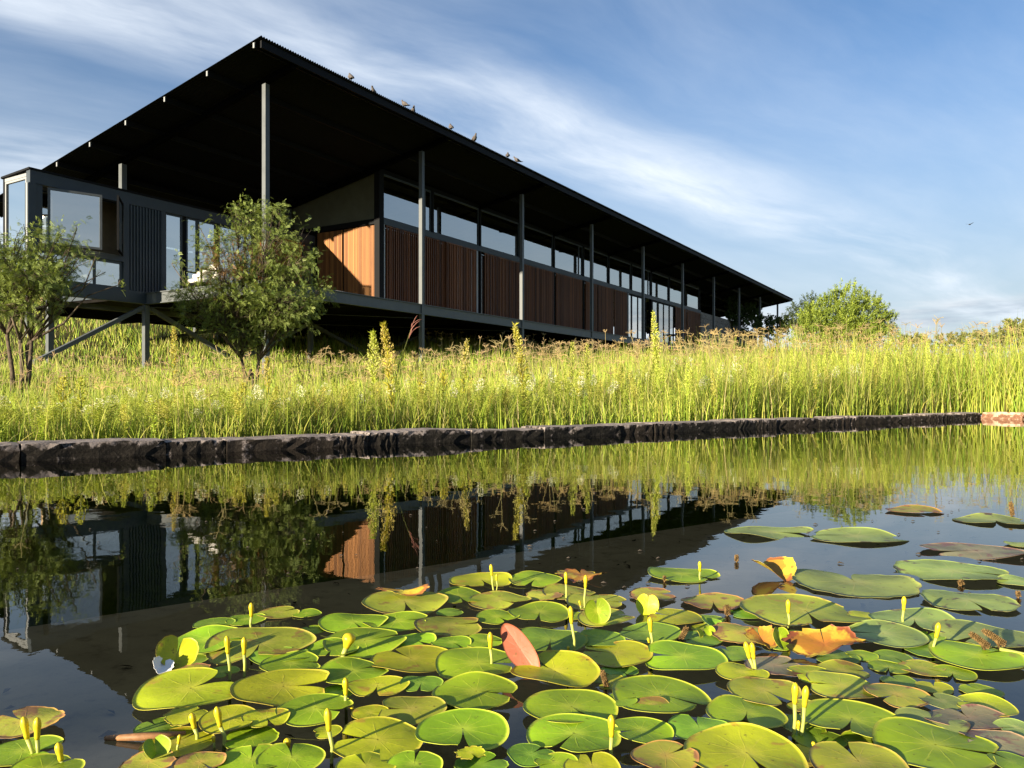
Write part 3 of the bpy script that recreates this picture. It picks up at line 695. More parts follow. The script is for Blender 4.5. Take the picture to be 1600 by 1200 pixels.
# ------------------------------------------------------------------ foliage kit
def unit(v): return v / np.maximum(np.linalg.norm(v, axis=-1, keepdims=True), 1e-6)
def leaf_cards(p, d, nrm, ln, wd, fold=0.0):
    """diamond leaves (4 verts, 2 tris) rooted at p along d; returns verts, quads"""
    side = unit(np.cross(d, nrm)); n = len(p); ln = np.broadcast_to(ln, n)[:, None]; wd = np.broadcast_to(wd, n)[:, None]
    mid = p + d * ln * .45
    up = nrm * wd * fold
    v = np.stack([p, mid + side * wd * .5 + up, p + d * ln, mid - side * wd * .5 + up], 1).reshape(-1, 3)
    q = np.arange(n * 4).reshape(n, 4); return v, q
def rand_dir(n, up=0.0):
    d = rng.normal(size=(n, 3)); d[:, 2] += up; return unit(d)
def lobes_points(lobes, n):
    """points inside ellipsoid lobes (x,y,z,rx,ry,rz) biased to the outside"""
    L = np.array(lobes); vol = L[:, 3] * L[:, 4] * L[:, 5]; i = rng.choice(len(L), n, p=vol / vol.sum())
    r = rng.random(n) ** (1 / 4.2); d = rand_dir(n); return L[i, :3] + d * r[:, None] * L[i, 3:6], d, i

def acacia(base, lobes, n_clusters, label, nstem, col1, col2, seed, dead=None):
    """small feathery tree: several stems, branches to each clump, bipinnate leaves"""
    global rng
    keep_ = rng; rng = np.random.default_rng(seed); rnd = random.Random(seed)
    root = empty('acacia_tree', base, label=label, cat='tree', group='feathery small trees before the house')
    b0 = np.array(base)
    pts, dirs, li = lobes_points(lobes, n_clusters)
    tips = pts - b0
    # skeleton: stems then limbs to lobe centres then twigs to clusters
    tr = MB(); LC = np.array(lobes)[:, :3] - b0
    forks = []
    for k in range(nstem):
        ang = k * 2.4 + rnd.random(); top = Vector((math.cos(ang) * .18, math.sin(ang) * .18, LC[:, 2].min() * .62 + rnd.uniform(-.15, .2)))
        st_ = Vector((math.cos(ang) * .07, math.sin(ang) * .07, -.15))
        mid = (st_ + top) / 2 + Vector((rnd.uniform(-.08, .08), rnd.uniform(-.08, .08), 0))
        tr.tube((st_, mid, top), (.044, .034, .026), 7); forks.append(top)
    limbs = []
    for c in LC:
        fk = min(forks, key=lambda f: (f - Vector(c)).length + rnd.uniform(0, .3)); c = Vector(c)
        m1 = fk.lerp(c, .35) + Vector((rnd.uniform(-.15, .15), rnd.uniform(-.15, .15), rnd.uniform(-.05, .2))); m2 = fk.lerp(c, .7) + Vector((rnd.uniform(-.12, .12), rnd.uniform(-.12, .12), rnd.uniform(-.1, .15)))
        tr.tube((fk, m1, m2, c), (.022, .017, .011, .006), 6); limbs.append((fk, m1, m2, c))
    tr.build('trunk', M['bark'], root, True)
    tw = MB()
    for i in range(n_clusters):
        if i % 2: continue
        l = limbs[li[i]]; s_ = l[rnd.choice((1, 2, 3))]; e = Vector(tips[i]); mid = s_.lerp(e, .5) + Vector((rnd.uniform(-.1, .1), rnd.uniform(-.1, .1), rnd.uniform(-.05, .12)))
        tw.tube((s_, mid, e), (.009, .006, .003), 3, False)
    tw.build('twigs', M['bark'], root, kind='stuff')
    # bipinnate leaves
    nl = 9; N = n_clusters * nl
    out = np.repeat(dirs, nl, 0); shoot = unit(dirs * .8 + rng.normal(0, .45, (n_clusters, 3)) + np.array((0, 0, .25))); tt_ = np.tile((np.arange(nl) + .3) / nl, n_clusters)[:, None]; p = np.repeat(tips, nl, 0) + np.repeat(shoot, nl, 0) * (tt_ - .35) * .34 + rng.normal(0, .012, (N, 3))
    d = unit(np.repeat(shoot, nl, 0) * .8 + rng.normal(0, .6, (N, 3)))
    nr = unit(np.cross(d, rng.normal(size=(N, 3)) * .5 + np.array((.2, -1, .2))))
    nr = unit(nr + np.array((0, 0, .4)))
    ln = rng.uniform(.05, .10, N); side = unit(np.cross(d, nr))
    V = []; Q = []; CO = []; off = 0
    cl = np.repeat(rng.random(n_clusters), nl)[:, None] * .6 + rng.random((N, 1)) * .4
    colr = np.array(col1) * (1 - cl) + np.array(col2) * cl
    if dead is not None:
        dc = np.array(dead[:3]) - b0; near = np.exp(-(((p - dc) / np.array(dead[3])) ** 2).sum(1))[:, None] > rng.random((N, 1)) * 1.2
        colr = np.where(near, np.array((.20, .115, .045)), colr)
    npin = 6
    for k in range(npin):
        t = (k + .6) / npin; c = p + d * (ln * t)[:, None] - np.array((0, 0, 1)) * (ln * t * t * .35)[:, None]
        for s_ in (-1, 1):
            pd = unit(side * s_ + d * .55 - np.array((0, 0, .15)))
            v_, q_ = leaf_cards(c, pd, nr, ln * .42 * (1 - .45 * abs(t - .45)), ln * .11)
            V.append(v_); Q.append(q_ + off); CO.append(np.repeat(colr * rng.uniform(.8, 1.15, (N, 1)), 4, 0)); off += len(v_)
    link('crown', np_mesh('crown', np.concatenate(V), np.concatenate(Q), col=np.concatenate(CO)), M['leaf'], root)
    rng = keep_; return root
def px_lobes(lst, Y):
    k = Y / F; return [(X_at(x, Y + dy), Y + dy, Z_at(y, Y + dy), rx * k * .86, (rx if ry is None else ry) * k * .8, rz_ * k * .84) for (x, y, rx, rz_, dy, ry) in lst]
Yt = 14.0; zt = float(terrain(X_at(388, Yt), Yt))
L2 = px_lobes([(318, 462, 50, 26, .1, None), (372, 470, 56, 30, -.3, None), (438, 474, 58, 36, -.2, None), (486, 462, 34, 26, .3, None), (352, 425, 46, 30, -.2, None), (415, 425, 60, 38, .2, None), (462, 412, 34, 32, 0, None),
               (372, 378, 38, 26, .1, None), (428, 375, 36, 28, -.1, None), (330, 388, 26, 22, .2, None), (368, 325, 22, 16, 0, 16), (392, 345, 34, 24, .2, None), (428, 335, 30, 20, 0, None), (475, 356, 16, 11, .1, None), (310, 352, 13, 12, 0, 12), (268, 412, 15, 14, 0, 14), (280, 478, 18, 13, 0, 14), (500, 452, 20, 16, .2, 14), (412, 512, 40, 18, 0, None), (375, 520, 30, 20, -.2, None), (345, 500, 34, 16, 0, None), (440, 512, 30, 18, .2, None), (390, 540, 24, 14, -.1, None), (300, 492, 28, 12, 0, None), (468, 492, 34, 16, 0, None)], Yt)
acacia((X_at(388, Yt), Yt, zt), L2, 1500, 'larger feathery olive green tree before the tall corner post', 4, (.085, .135, .032), (.290, .350, .090), 21, dead=(X_at(365, Yt), Yt - .5, Z_at(412, Yt), .42))
Yt = 11.8; zt = float(terrain(X_at(28, Yt), Yt))
L1 = px_lobes([(22, 410, 52, 34, 0, None), (80, 420, 44, 30, .2, None), (-30, 400, 50, 44, .2, None), (92, 372, 30, 20, 0, None), (40, 366, 24, 14, -.2, None), (120, 358, 18, 9, 0, 16), (124, 402, 30, 10, .1, 18), (165, 425, 15, 7, 0, 12), (80, 462, 36, 20, .1, None), (10, 455, 46, 22, .2, None), (-50, 450, 50, 30, 0, None), (185, 445, 10, 6, 0, 9), (150, 400, 12, 8, 0, 9), (45, 435, 60, 24, -.3, None), (25, 482, 40, 16, -.2, None), (75, 488, 26, 10, .2, None), (-20, 488, 40, 16, 0, None)], Yt)
acacia((X_at(28, Yt), Yt, zt), L1, 950, 'smaller open branched tree at far left before the bay window', 4, (.090, .140, .034), (.300, .360, .095), 33)

def bush(name, base, lobes, n, label, cat, col1, col2, ln, seed, up=.6, group=None, wratio=.28, stemn=7):
    global rng
    keep_ = rng; rng = np.random.default_rng(seed); rnd = random.Random(seed)
    root = empty(name, base, label=label, cat=cat)
    b0 = np.array(base); L = np.array(lobes)
    nsp = n // 26; pts, dirs, li = lobes_points(lobes, nsp); pts = pts - b0
    st_ = MB()
    for i in range(stemn):
        c = Vector(L[i % len(L), :3] - b0); b = Vector((rnd.uniform(-.3, .3), rnd.uniform(-.3, .3), -.1)); st_.tube((b, b.lerp(c, .5) + Vector((rnd.uniform(-.1, .1), 0, .1)), c), (.05, .032, .012), 5)
    st_.build('trunk', M['bark'], root, True)
    # sprigs: leaves spiralling up a short shoot
    k = 26; sd = unit(dirs * .6 + np.array((0, 0, up)) + rng.normal(0, .3, (nsp, 3))); sl_ = rng.uniform(.25, .55, nsp) * (L[:, 5].mean() / 1.0) ** .3
    t = rng.random((nsp, k)); p = pts[:, None] + sd[:, None] * (t * sl_[:, None])[..., None] + rng.normal(0, .02, (nsp, k, 3))
    d = unit(sd[:, None] * .7 + rng.normal(0, .6, (nsp, k, 3))); p = p.reshape(-1, 3); d = d.reshape(-1, 3)
    nr = unit(rng.normal(size=p.shape) + np.array((0, -.4, .8))); N = len(p)
    v_, q_ = leaf_cards(p, d, nr, rng.uniform(.7, 1.3, N) * ln, rng.uniform(.8, 1.2, N) * ln * wratio, .15)
    f = np.repeat(rng.random(nsp), k)[:, None] * .7 + rng.random((N, 1)) * .3
    co = np.repeat(np.array(col1) * (1 - f) + np.array(col2) * f, 4, 0)
    link('crown', np_mesh('crown', v_, q_, col=co), M['leaf'], root)
    rng = keep_; return root
Yb = 29.0
LB = px_lobes([(x_, y_ + 9, *r_) for x_, y_, *r_ in [(1300, 500, 55, 26, 0, None), (1345, 490, 45, 30, 0, None), (1290, 475, 28, 20, .3, None), (1322, 466, 34, 22, 0, None), (1352, 470, 24, 18, .2, None), (1330, 452, 13, 12, 0, None), (1270, 490, 24, 20, -.2, None), (1375, 485, 20, 16, 0, None), (1300, 462, 14, 12, 0, None), (1382, 505, 14, 14, 0, None), (1270, 520, 40, 26, 0, None), (1320, 525, 50, 26, -.3, None), (1368, 520, 34, 26, 0, None), (1340, 510, 50, 22, 0, None), (1336, 445, 8, 13, 0, 8), (1358, 458, 9, 10, 0, 9), (1286, 460, 10, 10, 0, 9), (1390, 490, 10, 10, 0, 9), (1310, 450, 8, 9, 0, 8), (1378, 474, 9, 8, 0, 8)]], Yb)
bush('leafy_bush', (X_at(1318, Yb), Yb, float(terrain(X_at(1318, Yb), Yb))), LB, 40000, 'big bright green bush at the right end of the roof', 'bush', (.070, .115, .016), (.30, .37, .050), .10, 5, .9)
Yb = 30.5
LB = px_lobes([(1258, 494, 28, 22, 0, None), (1272, 512, 30, 20, 0, None), (1242, 505, 14, 12, 0, None), (1262, 476, 14, 12, 0, None)], Yb)
bush('leafy_bush', (X_at(1262, Yb), Yb, float(terrain(X_at(1262, Yb), Yb))), LB, 7000, 'dark green shrub tucked left of the big bright bush', 'bush', (.025, .040, .012), (.060, .085, .022), .09, 6, .5)
# climbing plant on the stone wall
def at_house_px(x, y, w, off=0):
    # point on plane w (local) seen at pixel x
    kx = (x - 800) / F; # (hx+u*CH-w*SH) = kx*(hy+u*SH+w*CH)
    u = (kx * (HP[1] + w * CH) - HP[0] + w * SH) / (CH - kx * SH); X, Y = hw(u, w); return X, Y, Z_at(y, Y)
def hl(x, y, w, rx, rz_):
    X, Y, Z = at_house_px(x, y, w); k = Y / F; return (X, Y, Z, rx * k, rx * k * .5, rz_ * k)
LV = [hl(1146, 480, 1.55, 7, 22), hl(1150, 492, 1.5, 10, 12), hl(1162, 495, 1.4, 10, 9), hl(1178, 490, 1.3, 8, 14), hl(1185, 497, 1.2, 6, 9), hl(1170, 486, 1.3, 12, 7), hl(1143, 462, 1.6, 4, 9), hl(1204, 462, .4, 4, 5)]
bx, by, bz = at_house_px(1148, 520, 1.6)
bush('creeper', (bx, by, bz - .5), LV, 7500, 'dark climbing creeper hanging over the grey stone wall', 'plant', (.035, .060, .018), (.100, .150, .040), .17, 8, -.1, wratio=.6)
LV = [hl(1196, 508, -.6, 14, 12), hl(1214, 512, -.8, 16, 12), hl(1228, 506, -.9, 10, 10), hl(1176, 514, -.4, 12, 9)]
bx, by, bz = at_house_px(1205, 525, -.7)
bush('leafy_bush', (bx, by, float(terrain(bx, by))), LV, 6000, 'low dark planting against the far end of the house', 'bush', (.030, .055, .016), (.11, .16, .04), .16, 9, .3, wratio=.5)
# low pale trees at the right horizon
for i, (x, y, rx, rz_, Y, lab) in enumerate(((1592, 514, 26, 14, 60, 'yellow green tree at the right edge beyond the tall grass'), (1425, 530, 24, 6, 75, 'leftmost low pale shrub on the horizon behind the grass'), (1490, 529, 30, 7, 80, 'middle low pale shrub on the right horizon'), (1545, 525, 30, 9, 70, 'broader low shrub on the horizon left of the edge tree'))):
    LB = px_lobes([(x, y, rx, rz_, 0, None), (x - rx * .5, y + 4, rx * .7, rz_, 0, None), (x + rx * .6, y + 5, rx * .7, rz_ * .9, 1, None), (x, y + 14, rx * 1.2, rz_ * 1.3, 0, None)], Y)
    bush('shrub', (X_at(x, Y), Y, float(terrain(X_at(x, Y), Y))), LB, 4500, lab, 'tree' if i == 0 else 'shrub', (.10, .12, .03), (.26, .26, .08), .22, 50 + i, .5, wratio=.4)

# ------------------------------------------------------------------ grass
def frustum_pts(n, y0, y1, margin=2.5, smin=0.36, smax=200, power=1.0, xr=None):
    out = []
    need = n
    while need > 0:
        m = need * 3 + 100; Y = y0 + (y1 - y0) * rng.random(m) ** power; hx = .69 * Y + margin
        X = rng.uniform(-1, 1, m) * hx
        a, s = to_as(X, Y); ok = (s > smin) & (s < smax)
        ok |= (a > A1 + .36) & (Y > 4)
        ok &= ~((s < 0.36) & (a < A1 + .36))
        p = np.column_stack([X, Y])[ok]; out.append(p[:need]); need -= len(p[:need])
    return np.concatenate(out)
def blades(xy, h, w, lean, col_base, col_tip, seg=3, up=0.0, ang=None):
    n = len(xy); z0 = terrain(xy[:, 0], xy[:, 1])
    ang = rng.uniform(0, 2 * math.pi, n) if ang is None else ang; face = rng.uniform(-1.0, .75, n)
    ld = np.column_stack([np.cos(ang), np.sin(ang)]); sd = np.column_stack([np.cos(face), np.sin(face)])
    V = np.zeros((n, (seg + 1) * 2, 3), np.float32); CO = np.zeros_like(V)
    for k in range(seg + 1):
        t = k / seg; c = xy + ld * (lean * h * t ** 1.8)[:, None]; z = z0 - .03 + up + h * t * (1 - .35 * lean * t)
        ww = (w * (1 - t ** 1.5) * .5 + .0004)[:, None]
        V[:, 2 * k, :2] = c - sd * ww; V[:, 2 * k + 1, :2] = c + sd * ww; V[:, 2 * k, 2] = V[:, 2 * k + 1, 2] = z
        CO[:, 2 * k] = CO[:, 2 * k + 1] = col_base * (1 - t) + col_tip * t
    b = (np.arange(n) * (seg + 1) * 2)[:, None]
    Q = np.concatenate([np.stack([b[:, 0] + 2 * k, b[:, 0] + 2 * k + 1, b[:, 0] + 2 * k + 3, b[:, 0] + 2 * k + 2], 1) for k in range(seg)])
    return V.reshape(-1, 3), Q, CO.reshape(-1, 3)
def patch(x, y, sc_, ph=0.0):
    return (np.sin(x * sc_ + ph) * np.sin(y * sc_ * 1.3 + ph * 2.1) + np.sin(x * sc_ * 2.3 + 1.7 + ph) * np.sin(y * sc_ * 1.9 + .6) * .6 + np.sin((x + y) * sc_ * .7 + ph)) / 2.6
GREEN = np.array((.200, .330, .035)); LIME = np.array((.420, .500, .070)); YEL = np.array((.54, .50, .110)); STRAW = np.array((.52, .43, .21)); DARK = np.array((.070, .140, .020)); BRN = np.array((.32, .21, .11))
def pick_cols(n, w):
    pal = np.array((GREEN, LIME, YEL, STRAW, DARK, BRN)); i = rng.choice(6, n, p=np.array(w) / sum(w)); return pal[i] * rng.uniform(.75, 1.2, (n, 1))
def hgt(xy):
    a, s = to_as(xy[:, 0], xy[:, 1]); ramp = np.clip((a + 1) / 14, 0, 1)
    h = .30 + .98 * ramp ** 1.5
    hill = np.clip((s - 6) / 6, 0, 1) * (1 - ramp * .75); h = h * (1 - hill) + .36 * hill
    return h
def grass_layer(name, n, y0, y1, w, wts, hscale, lean_hi, smin, smax, power=1.0, seg=3):
    lean_hi = lean_hi * 1.35
    xy = frustum_pts(n, y0, y1, smin=smin, smax=smax, power=power); n = len(xy)
    cl = patch(xy[:, 0], xy[:, 1], 2.2, 1.0); keepm = rng.random(n) < np.clip(.72 + .5 * cl, .25, 1); xy = xy[keepm]; cl = cl[keepm]; n = len(xy)
    h = hgt(xy) * hscale * rng.uniform(.40, 1.15, n) * (1 + .38 * patch(xy[:, 0], xy[:, 1], 1.1, 4))
    base = pick_cols(n, wts[0]); tip = pick_cols(n, wts[1])
    f = np.clip(.5 + .6 * patch(xy[:, 0], xy[:, 1], .8, 2), 0, 1)[:, None]; base = base * (.64 + .66 * f); tip = tip * (.72 + .54 * f)
    wd = w * rng.uniform(.6, 1.3, n) * np.maximum(1, xy[:, 1] / 9)
    v, q, c = blades(xy, h, wd, rng.beta(1.4, 3, n) * lean_hi, base, tip, seg)
    link(name, np_mesh(name, v, q, col=c), M['grass'], kind='stuff')
W_BANK = ((5, 5, 1.5, 1.2, 2.2, .4), (4, 7, 3, 2.4, 1, .5)); W_HILL = ((5, 2.5, .8, 1, 3, .4), (4, 4, 2, 2.5, 2, .6))
grass_layer('bank_grass', 62000, 4.2, 24, .0075, W_BANK, 1.0, .55, .37, 4.2, 1.3, 4)
grass_layer('bank_grass', 34000, 4.2, 20, .008, ((5, 8, 3, .8, .6, .1), (3, 9, 4, 1.5, .2, .1)), .62, .9, .37, 1.5, 1.3, 3)
grass_layer('meadow_grass', 62000, 8, 34, .010, W_BANK, .95, .6, 4.0, 16, 1.0, 3)
grass_layer('hill_grass', 120000, 14, 75, .0095, W_HILL, 1.05, .9, 12, 70, 1.0, 3)
grass_layer('far_grass', 26000, 60, 160, .030, W_HILL, 1.3, .8, 1, 150, 1.0, 2)

# finger-headed seed grass standing over the bank
def seed_grass(name, xy, hh, cols, nf=7, fl_=.13, kind='stuff', parent=None):
    n = len(xy); z0 = terrain(xy[:, 0], xy[:, 1]); ang = rng.uniform(0, 6.28, n); ln_ = rng.uniform(.05, .28, n)
    top = np.column_stack([xy + np.column_stack([np.cos(ang), np.sin(ang)]) * (ln_ * hh)[:, None], z0 + hh])
    bot = np.column_stack([xy, z0]); V = []; Q = []; CO = []; off = 0
    mid = (bot + top) / 2; mid[:, :2] = bot[:, :2] * .7 + top[:, :2] * .3
    for (a_, b_) in ((bot, mid), (mid, top)):
        d = unit(b_ - a_); sd = unit(np.cross(d, np.array((0, 1., .1)))) * (.0019 * np.maximum(1, xy[:, 1] / 8))[:, None]
        v_ = np.stack([a_ - sd, a_ + sd, b_ + sd, b_ - sd], 1).reshape(-1, 3); V.append(v_); Q.append(np.arange(len(v_)).reshape(-1, 4) + off); off += len(v_)
        CO.append(np.repeat(cols * .8 + np.array((.02, .04, 0)), 4, 0))
    for k in range(nf):
        phi = k * 2 * math.pi / nf + rng.uniform(-.3, .3, n); el = rng.uniform(.1, 1.2, n); fl2 = fl_ * rng.uniform(.6, 1.15, n)
        d = np.column_stack([np.cos(phi) * np.cos(el), np.sin(phi) * np.cos(el), np.sin(el)]); p0 = top - np.array((0, 0, .02)) * rng.random((n, 1)); p1 = p0 + d * (fl2 * .55)[:, None]; p2 = p0 + d * fl2[:, None] - np.array((0, 0, 1)) * (fl2 * rng.uniform(.05, .35, n))[:, None]
        for (a_, b_) in ((p0, p1), (p1, p2)):
            dd = unit(b_ - a_); sd = unit(np.cross(dd, np.array((.1, 1., .2)))) * (.0021 * np.maximum(1, xy[:, 1] / 8))[:, None]
            v_ = np.stack([a_ - sd, a_ + sd, b_ + sd * .8, b_ - sd * .8], 1).reshape(-1, 3); V.append(v_); Q.append(np.arange(len(v_)).reshape(-1, 4) + off); off += len(v_); CO.append(np.repeat(cols, 4, 0))
    return link(name, np_mesh(name, np.concatenate(V), np.concatenate(Q), col=np.concatenate(CO)), M['grass'], parent, kind=kind)
xy = frustum_pts(560, 5.0, 22, smin=.5, smax=6.0, power=1.2)
a_, s_ = to_as(xy[:, 0], xy[:, 1]); xy = xy[rng.random(len(xy)) < np.clip(.35 + .06 * a_, .2, 1)]
seed_grass('seed_grass', xy, hgt(xy) * rng.uniform(.85, 1.28, len(xy)), np.array((.42, .31, .14)) * rng.uniform(.6, 1.3, (len(xy), 1)))
xy = frustum_pts(420, 5.2, 15, smin=.5, smax=3.2, power=1.2); xy = xy[rng.random(len(xy)) < np.clip(.10 + .05 * (to_as(xy[:, 0], xy[:, 1])[0]), .08, .55)]
seed_grass('plume_grass', xy, hgt(xy) + rng.uniform(.02, .34, len(xy)), np.array((.40, .33, .16)) * rng.uniform(.7, 1.15, (len(xy), 1)), nf=6, fl_=.11)
xy = frustum_pts(700, 9, 30, smin=5, smax=15)
seed_grass('seed_grass', xy, hgt(xy) * rng.uniform(1.0, 1.35, len(xy)), np.array((.42, .31, .17)) * rng.uniform(.6, 1.2, (len(xy), 1)))

# leafy weeds: narrow leaves up a stem, small flower heads in a tapering plume on top
def weed_geo(h, seed, plume=0.4, w=.07, col=(.23, .27, .035), tipc=(.40, .36, .06), dens=1.0):
    r = np.random.default_rng(seed); n = int(150 * h * dens); t = r.random(n) ** .8; ph = r.uniform(0, 6.28, n); bend = r.normal(0, .06, 2)
    ax = np.column_stack([bend[0] * t ** 2 * h, bend[1] * t ** 2 * h, t * h])
    el = r.uniform(.35, 1.1, n); d = np.column_stack([np.cos(ph) * np.cos(el), np.sin(ph) * np.cos(el), np.sin(el)])
    ln = w * r.uniform(.6, 1.3, n) * (1.15 - .55 * t); nr = unit(np.cross(d, r.normal(size=(n, 3))))
    v, q = leaf_cards(ax, d, nr, ln, ln * .2, .1); c = np.repeat(np.array(col) * r.uniform(.7, 1.2, (n, 1)), 4, 0)
    m = int(520 * plume * h * dens); tt = 1 - plume * r.random(m) ** .8; R_ = w * 1.05 * np.clip((1.02 - tt) / plume, .06, 1) ** .7 * np.clip((tt - (1 - plume)) / (plume * .25) + .25, .2, 1)
    ph = r.uniform(0, 6.28, m); rr = np.sqrt(r.random(m)) * R_
    p = np.column_stack([bend[0] * tt ** 2 * h + np.cos(ph) * rr, bend[1] * tt ** 2 * h + np.sin(ph) * rr, tt * h + rr * .6])
    d2 = unit(np.column_stack([np.cos(ph) * .6, np.sin(ph) * .6, np.ones(m)]) + r.normal(0, .3, (m, 3))); nr2 = unit(np.cross(d2, r.normal(size=(m, 3))))
    v2, q2 = leaf_cards(p, d2, nr2, .020, .011); c2 = np.repeat(np.array(tipc) * r.uniform(.7, 1.25, (m, 1)), 4, 0)
    stem = ((0, 0, -.05), (bend[0] * .25 * h, bend[1] * .25 * h, h * .5), (bend[0] * h, bend[1] * h, h * .98))
    return np.concatenate([v, v2]), np.concatenate([q, q2 + len(v)]), np.concatenate([c, c2]), stem
Ypl = lambda x, s: None
def tall_weed(x, ytop, s, label, col, tipc, w=.075, plume=.42, dens=1.0, seed=0):
    # stands s metres behind the wall on the ray of pixel column x
    kx = (x - 800) / F; Y = (s + W0 @ NW) / (kx * NW[0] + NW[1]); X = kx * Y; z = float(terrain(X, Y)); h = Z_at(ytop, Y) - z
    root = empty('weed_plant', (X, Y, z), label=label, cat='plant', group='tall leafy weeds standing above the bank')
    v, q, c, st_ = weed_geo(h, seed, plume, w, col, tipc, dens)
    MB().tube(st_, (.006, .005, .002), 5).build('stem', M['stem'], root); link('leaves', np_mesh('leaves', v, q, col=c), M['grass'], root)
LG = (.38, .44, .055); YG = (.48, .44, .05)
weeds = [(584, 520, 1.3, 'pale green plumed weed left of the orange tinged tall one', LG, (.58, .60, .16)), (613, 508, 1.1, 'tall orange tinged yellow weed under the second post', YG, (.58, .47, .14)), (722, 532, 1.2, 'slim golden weed midway between the two tallest weeds', YG, (.56, .48, .17)),
         (820, 507, 1.2, 'tall golden plumed weed below the middle of the deck', YG, (.58, .54, .15)), (1027, 486, 1.5, 'tallest pointed pale green weed before the glass room', LG, (.62, .62, .15)), (895, 536, 1.3, 'left one of two thin pale weeds below the deck', LG, (.40, .42, .09)),
         (916, 538, 1.3, 'right one of two thin pale weeds below the deck', LG, (.40, .42, .09)), (1001, 545, 1.4, 'short pale weed just left of the tallest weed', LG, (.40, .42, .09)), (272, 512, 4.0, 'golden weed standing beside the left diagonal brace', YG, (.46, .38, .10)), (662, 580, .9, 'yellow green weed below the second post', YG, (.44, .42, .07)),
         (693, 578, .9, 'bushy yellow weed right of the second post', YG, (.44, .40, .06)), (420, 560, 1.6, 'yellowish weed at the foot of the corner post', YG, (.44, .40, .08)), (98, 590, .9, 'tall yellow weed near the left end of the wall', YG, (.42, .40, .06)), (128, 592, .8, 'green gold weed right of the yellow weed at the left', LG, (.40, .40, .06)),
         (370, 600, 1.0, 'yellow weed under the larger tree', YG, (.42, .40, .06)), (1196, 545, 1.6, 'golden weed near the right end of the house', YG, (.46, .42, .09)), (1330, 560, 1.8, 'pale weed in the grass below the bright bush', LG, (.44, .44, .12))]
for i, wv in enumerate(weeds): tall_weed(*wv, w=.085 if i in (0, 1, 3, 4) else .06, plume=.5 if i in (0, 1, 3, 4) else .4, dens=1.7 if i in (0, 1, 3, 4) else 1.2, seed=60 + i)
# one leaning red seed spike
kx = (630 - 800) / F; Yr = (1.3 + W0 @ NW) / (kx * NW[0] + NW[1])
root = empty('seed_stalk', (X_at(606, Yr), Yr, float(terrain(X_at(606, Yr), Yr))), label='leaning reddish seed stalk right of the orange tinged weed', cat='plant')
zb = float(terrain(X_at(606, Yr), Yr)); tip = Vector((X_at(648, Yr) - X_at(606, Yr), 0, Z_at(490, Yr) - zb))
MB().tube(((0, 0, 0), tip * .5 + Vector((-.03, 0, .03)), tip * .86), (.003, .0025, .002), 4).build('stem', M['stem'], root)
hm = MB(); M['redseed'] = mat('red_seed', (.30, .13, .10), .7, .2, var=.2)
for k in range(9): s0 = tip * (.78 + .016 * k); e = s0 + Vector((random.uniform(-.02, .10), random.uniform(-.04, .04), random.uniform(.03, .11))); hm.tube((s0, s0.lerp(e, .6) + Vector((0, 0, .01)), e), (.0026, .003, .001), 4)
hm.build('seed_head', M['redseed'], root)
# the crowd of shorter weeds in the bank
def weed_crowd(name, n, smin, smax, y0, y1, col, tipc, hmul, plume, w, dens, power=1.2):
    xy = frustum_pts(n, y0, y1, smin=smin, smax=smax, power=power); zt_ = terrain(xy[:, 0], xy[:, 1]); hh = hgt(xy) * rng.uniform(.6, 1.08, len(xy)) * hmul
    V = []; Q = []; CO = []; off = 0; protos = [weed_geo(1.0, 900 + i, plume, w, col, tipc, dens)[:3] for i in range(10)]
    for i in range(len(xy)):
        v, q, c = protos[rng.integers(10)]; a = rng.uniform(0, 6.28); ca_, sa = math.cos(a), math.sin(a); sxy = .75 + .35 * rng.random()
        vv = np.column_stack([(v[:, 0] * ca_ - v[:, 1] * sa) * sxy + xy[i, 0], (v[:, 0] * sa + v[:, 1] * ca_) * sxy + xy[i, 1], v[:, 2] * hh[i] + zt_[i]])
        V.append(vv); Q.append(q + off); off += len(vv); CO.append(c * rng.uniform(.75, 1.2))
    link(name, np_mesh(name, np.concatenate(V), np.concatenate(Q), col=np.concatenate(CO)), M['grass'], kind='stuff')
weed_crowd('bank_weeds', 640, .40, 2.2, 4.6, 15, (.34, .44, .05), (.48, .52, .10), .95, .45, .055, 1.0)
weed_crowd('bank_weeds', 150, .40, 2.6, 4.6, 12, (.42, .43, .06), (.52, .48, .12), .95, .5, .05, 1.0)
weed_crowd('white_flowers', 130, .5, 3.2, 4.8, 12, (.36, .42, .08), (.74, .74, .56), .95, .25, .055, .8)

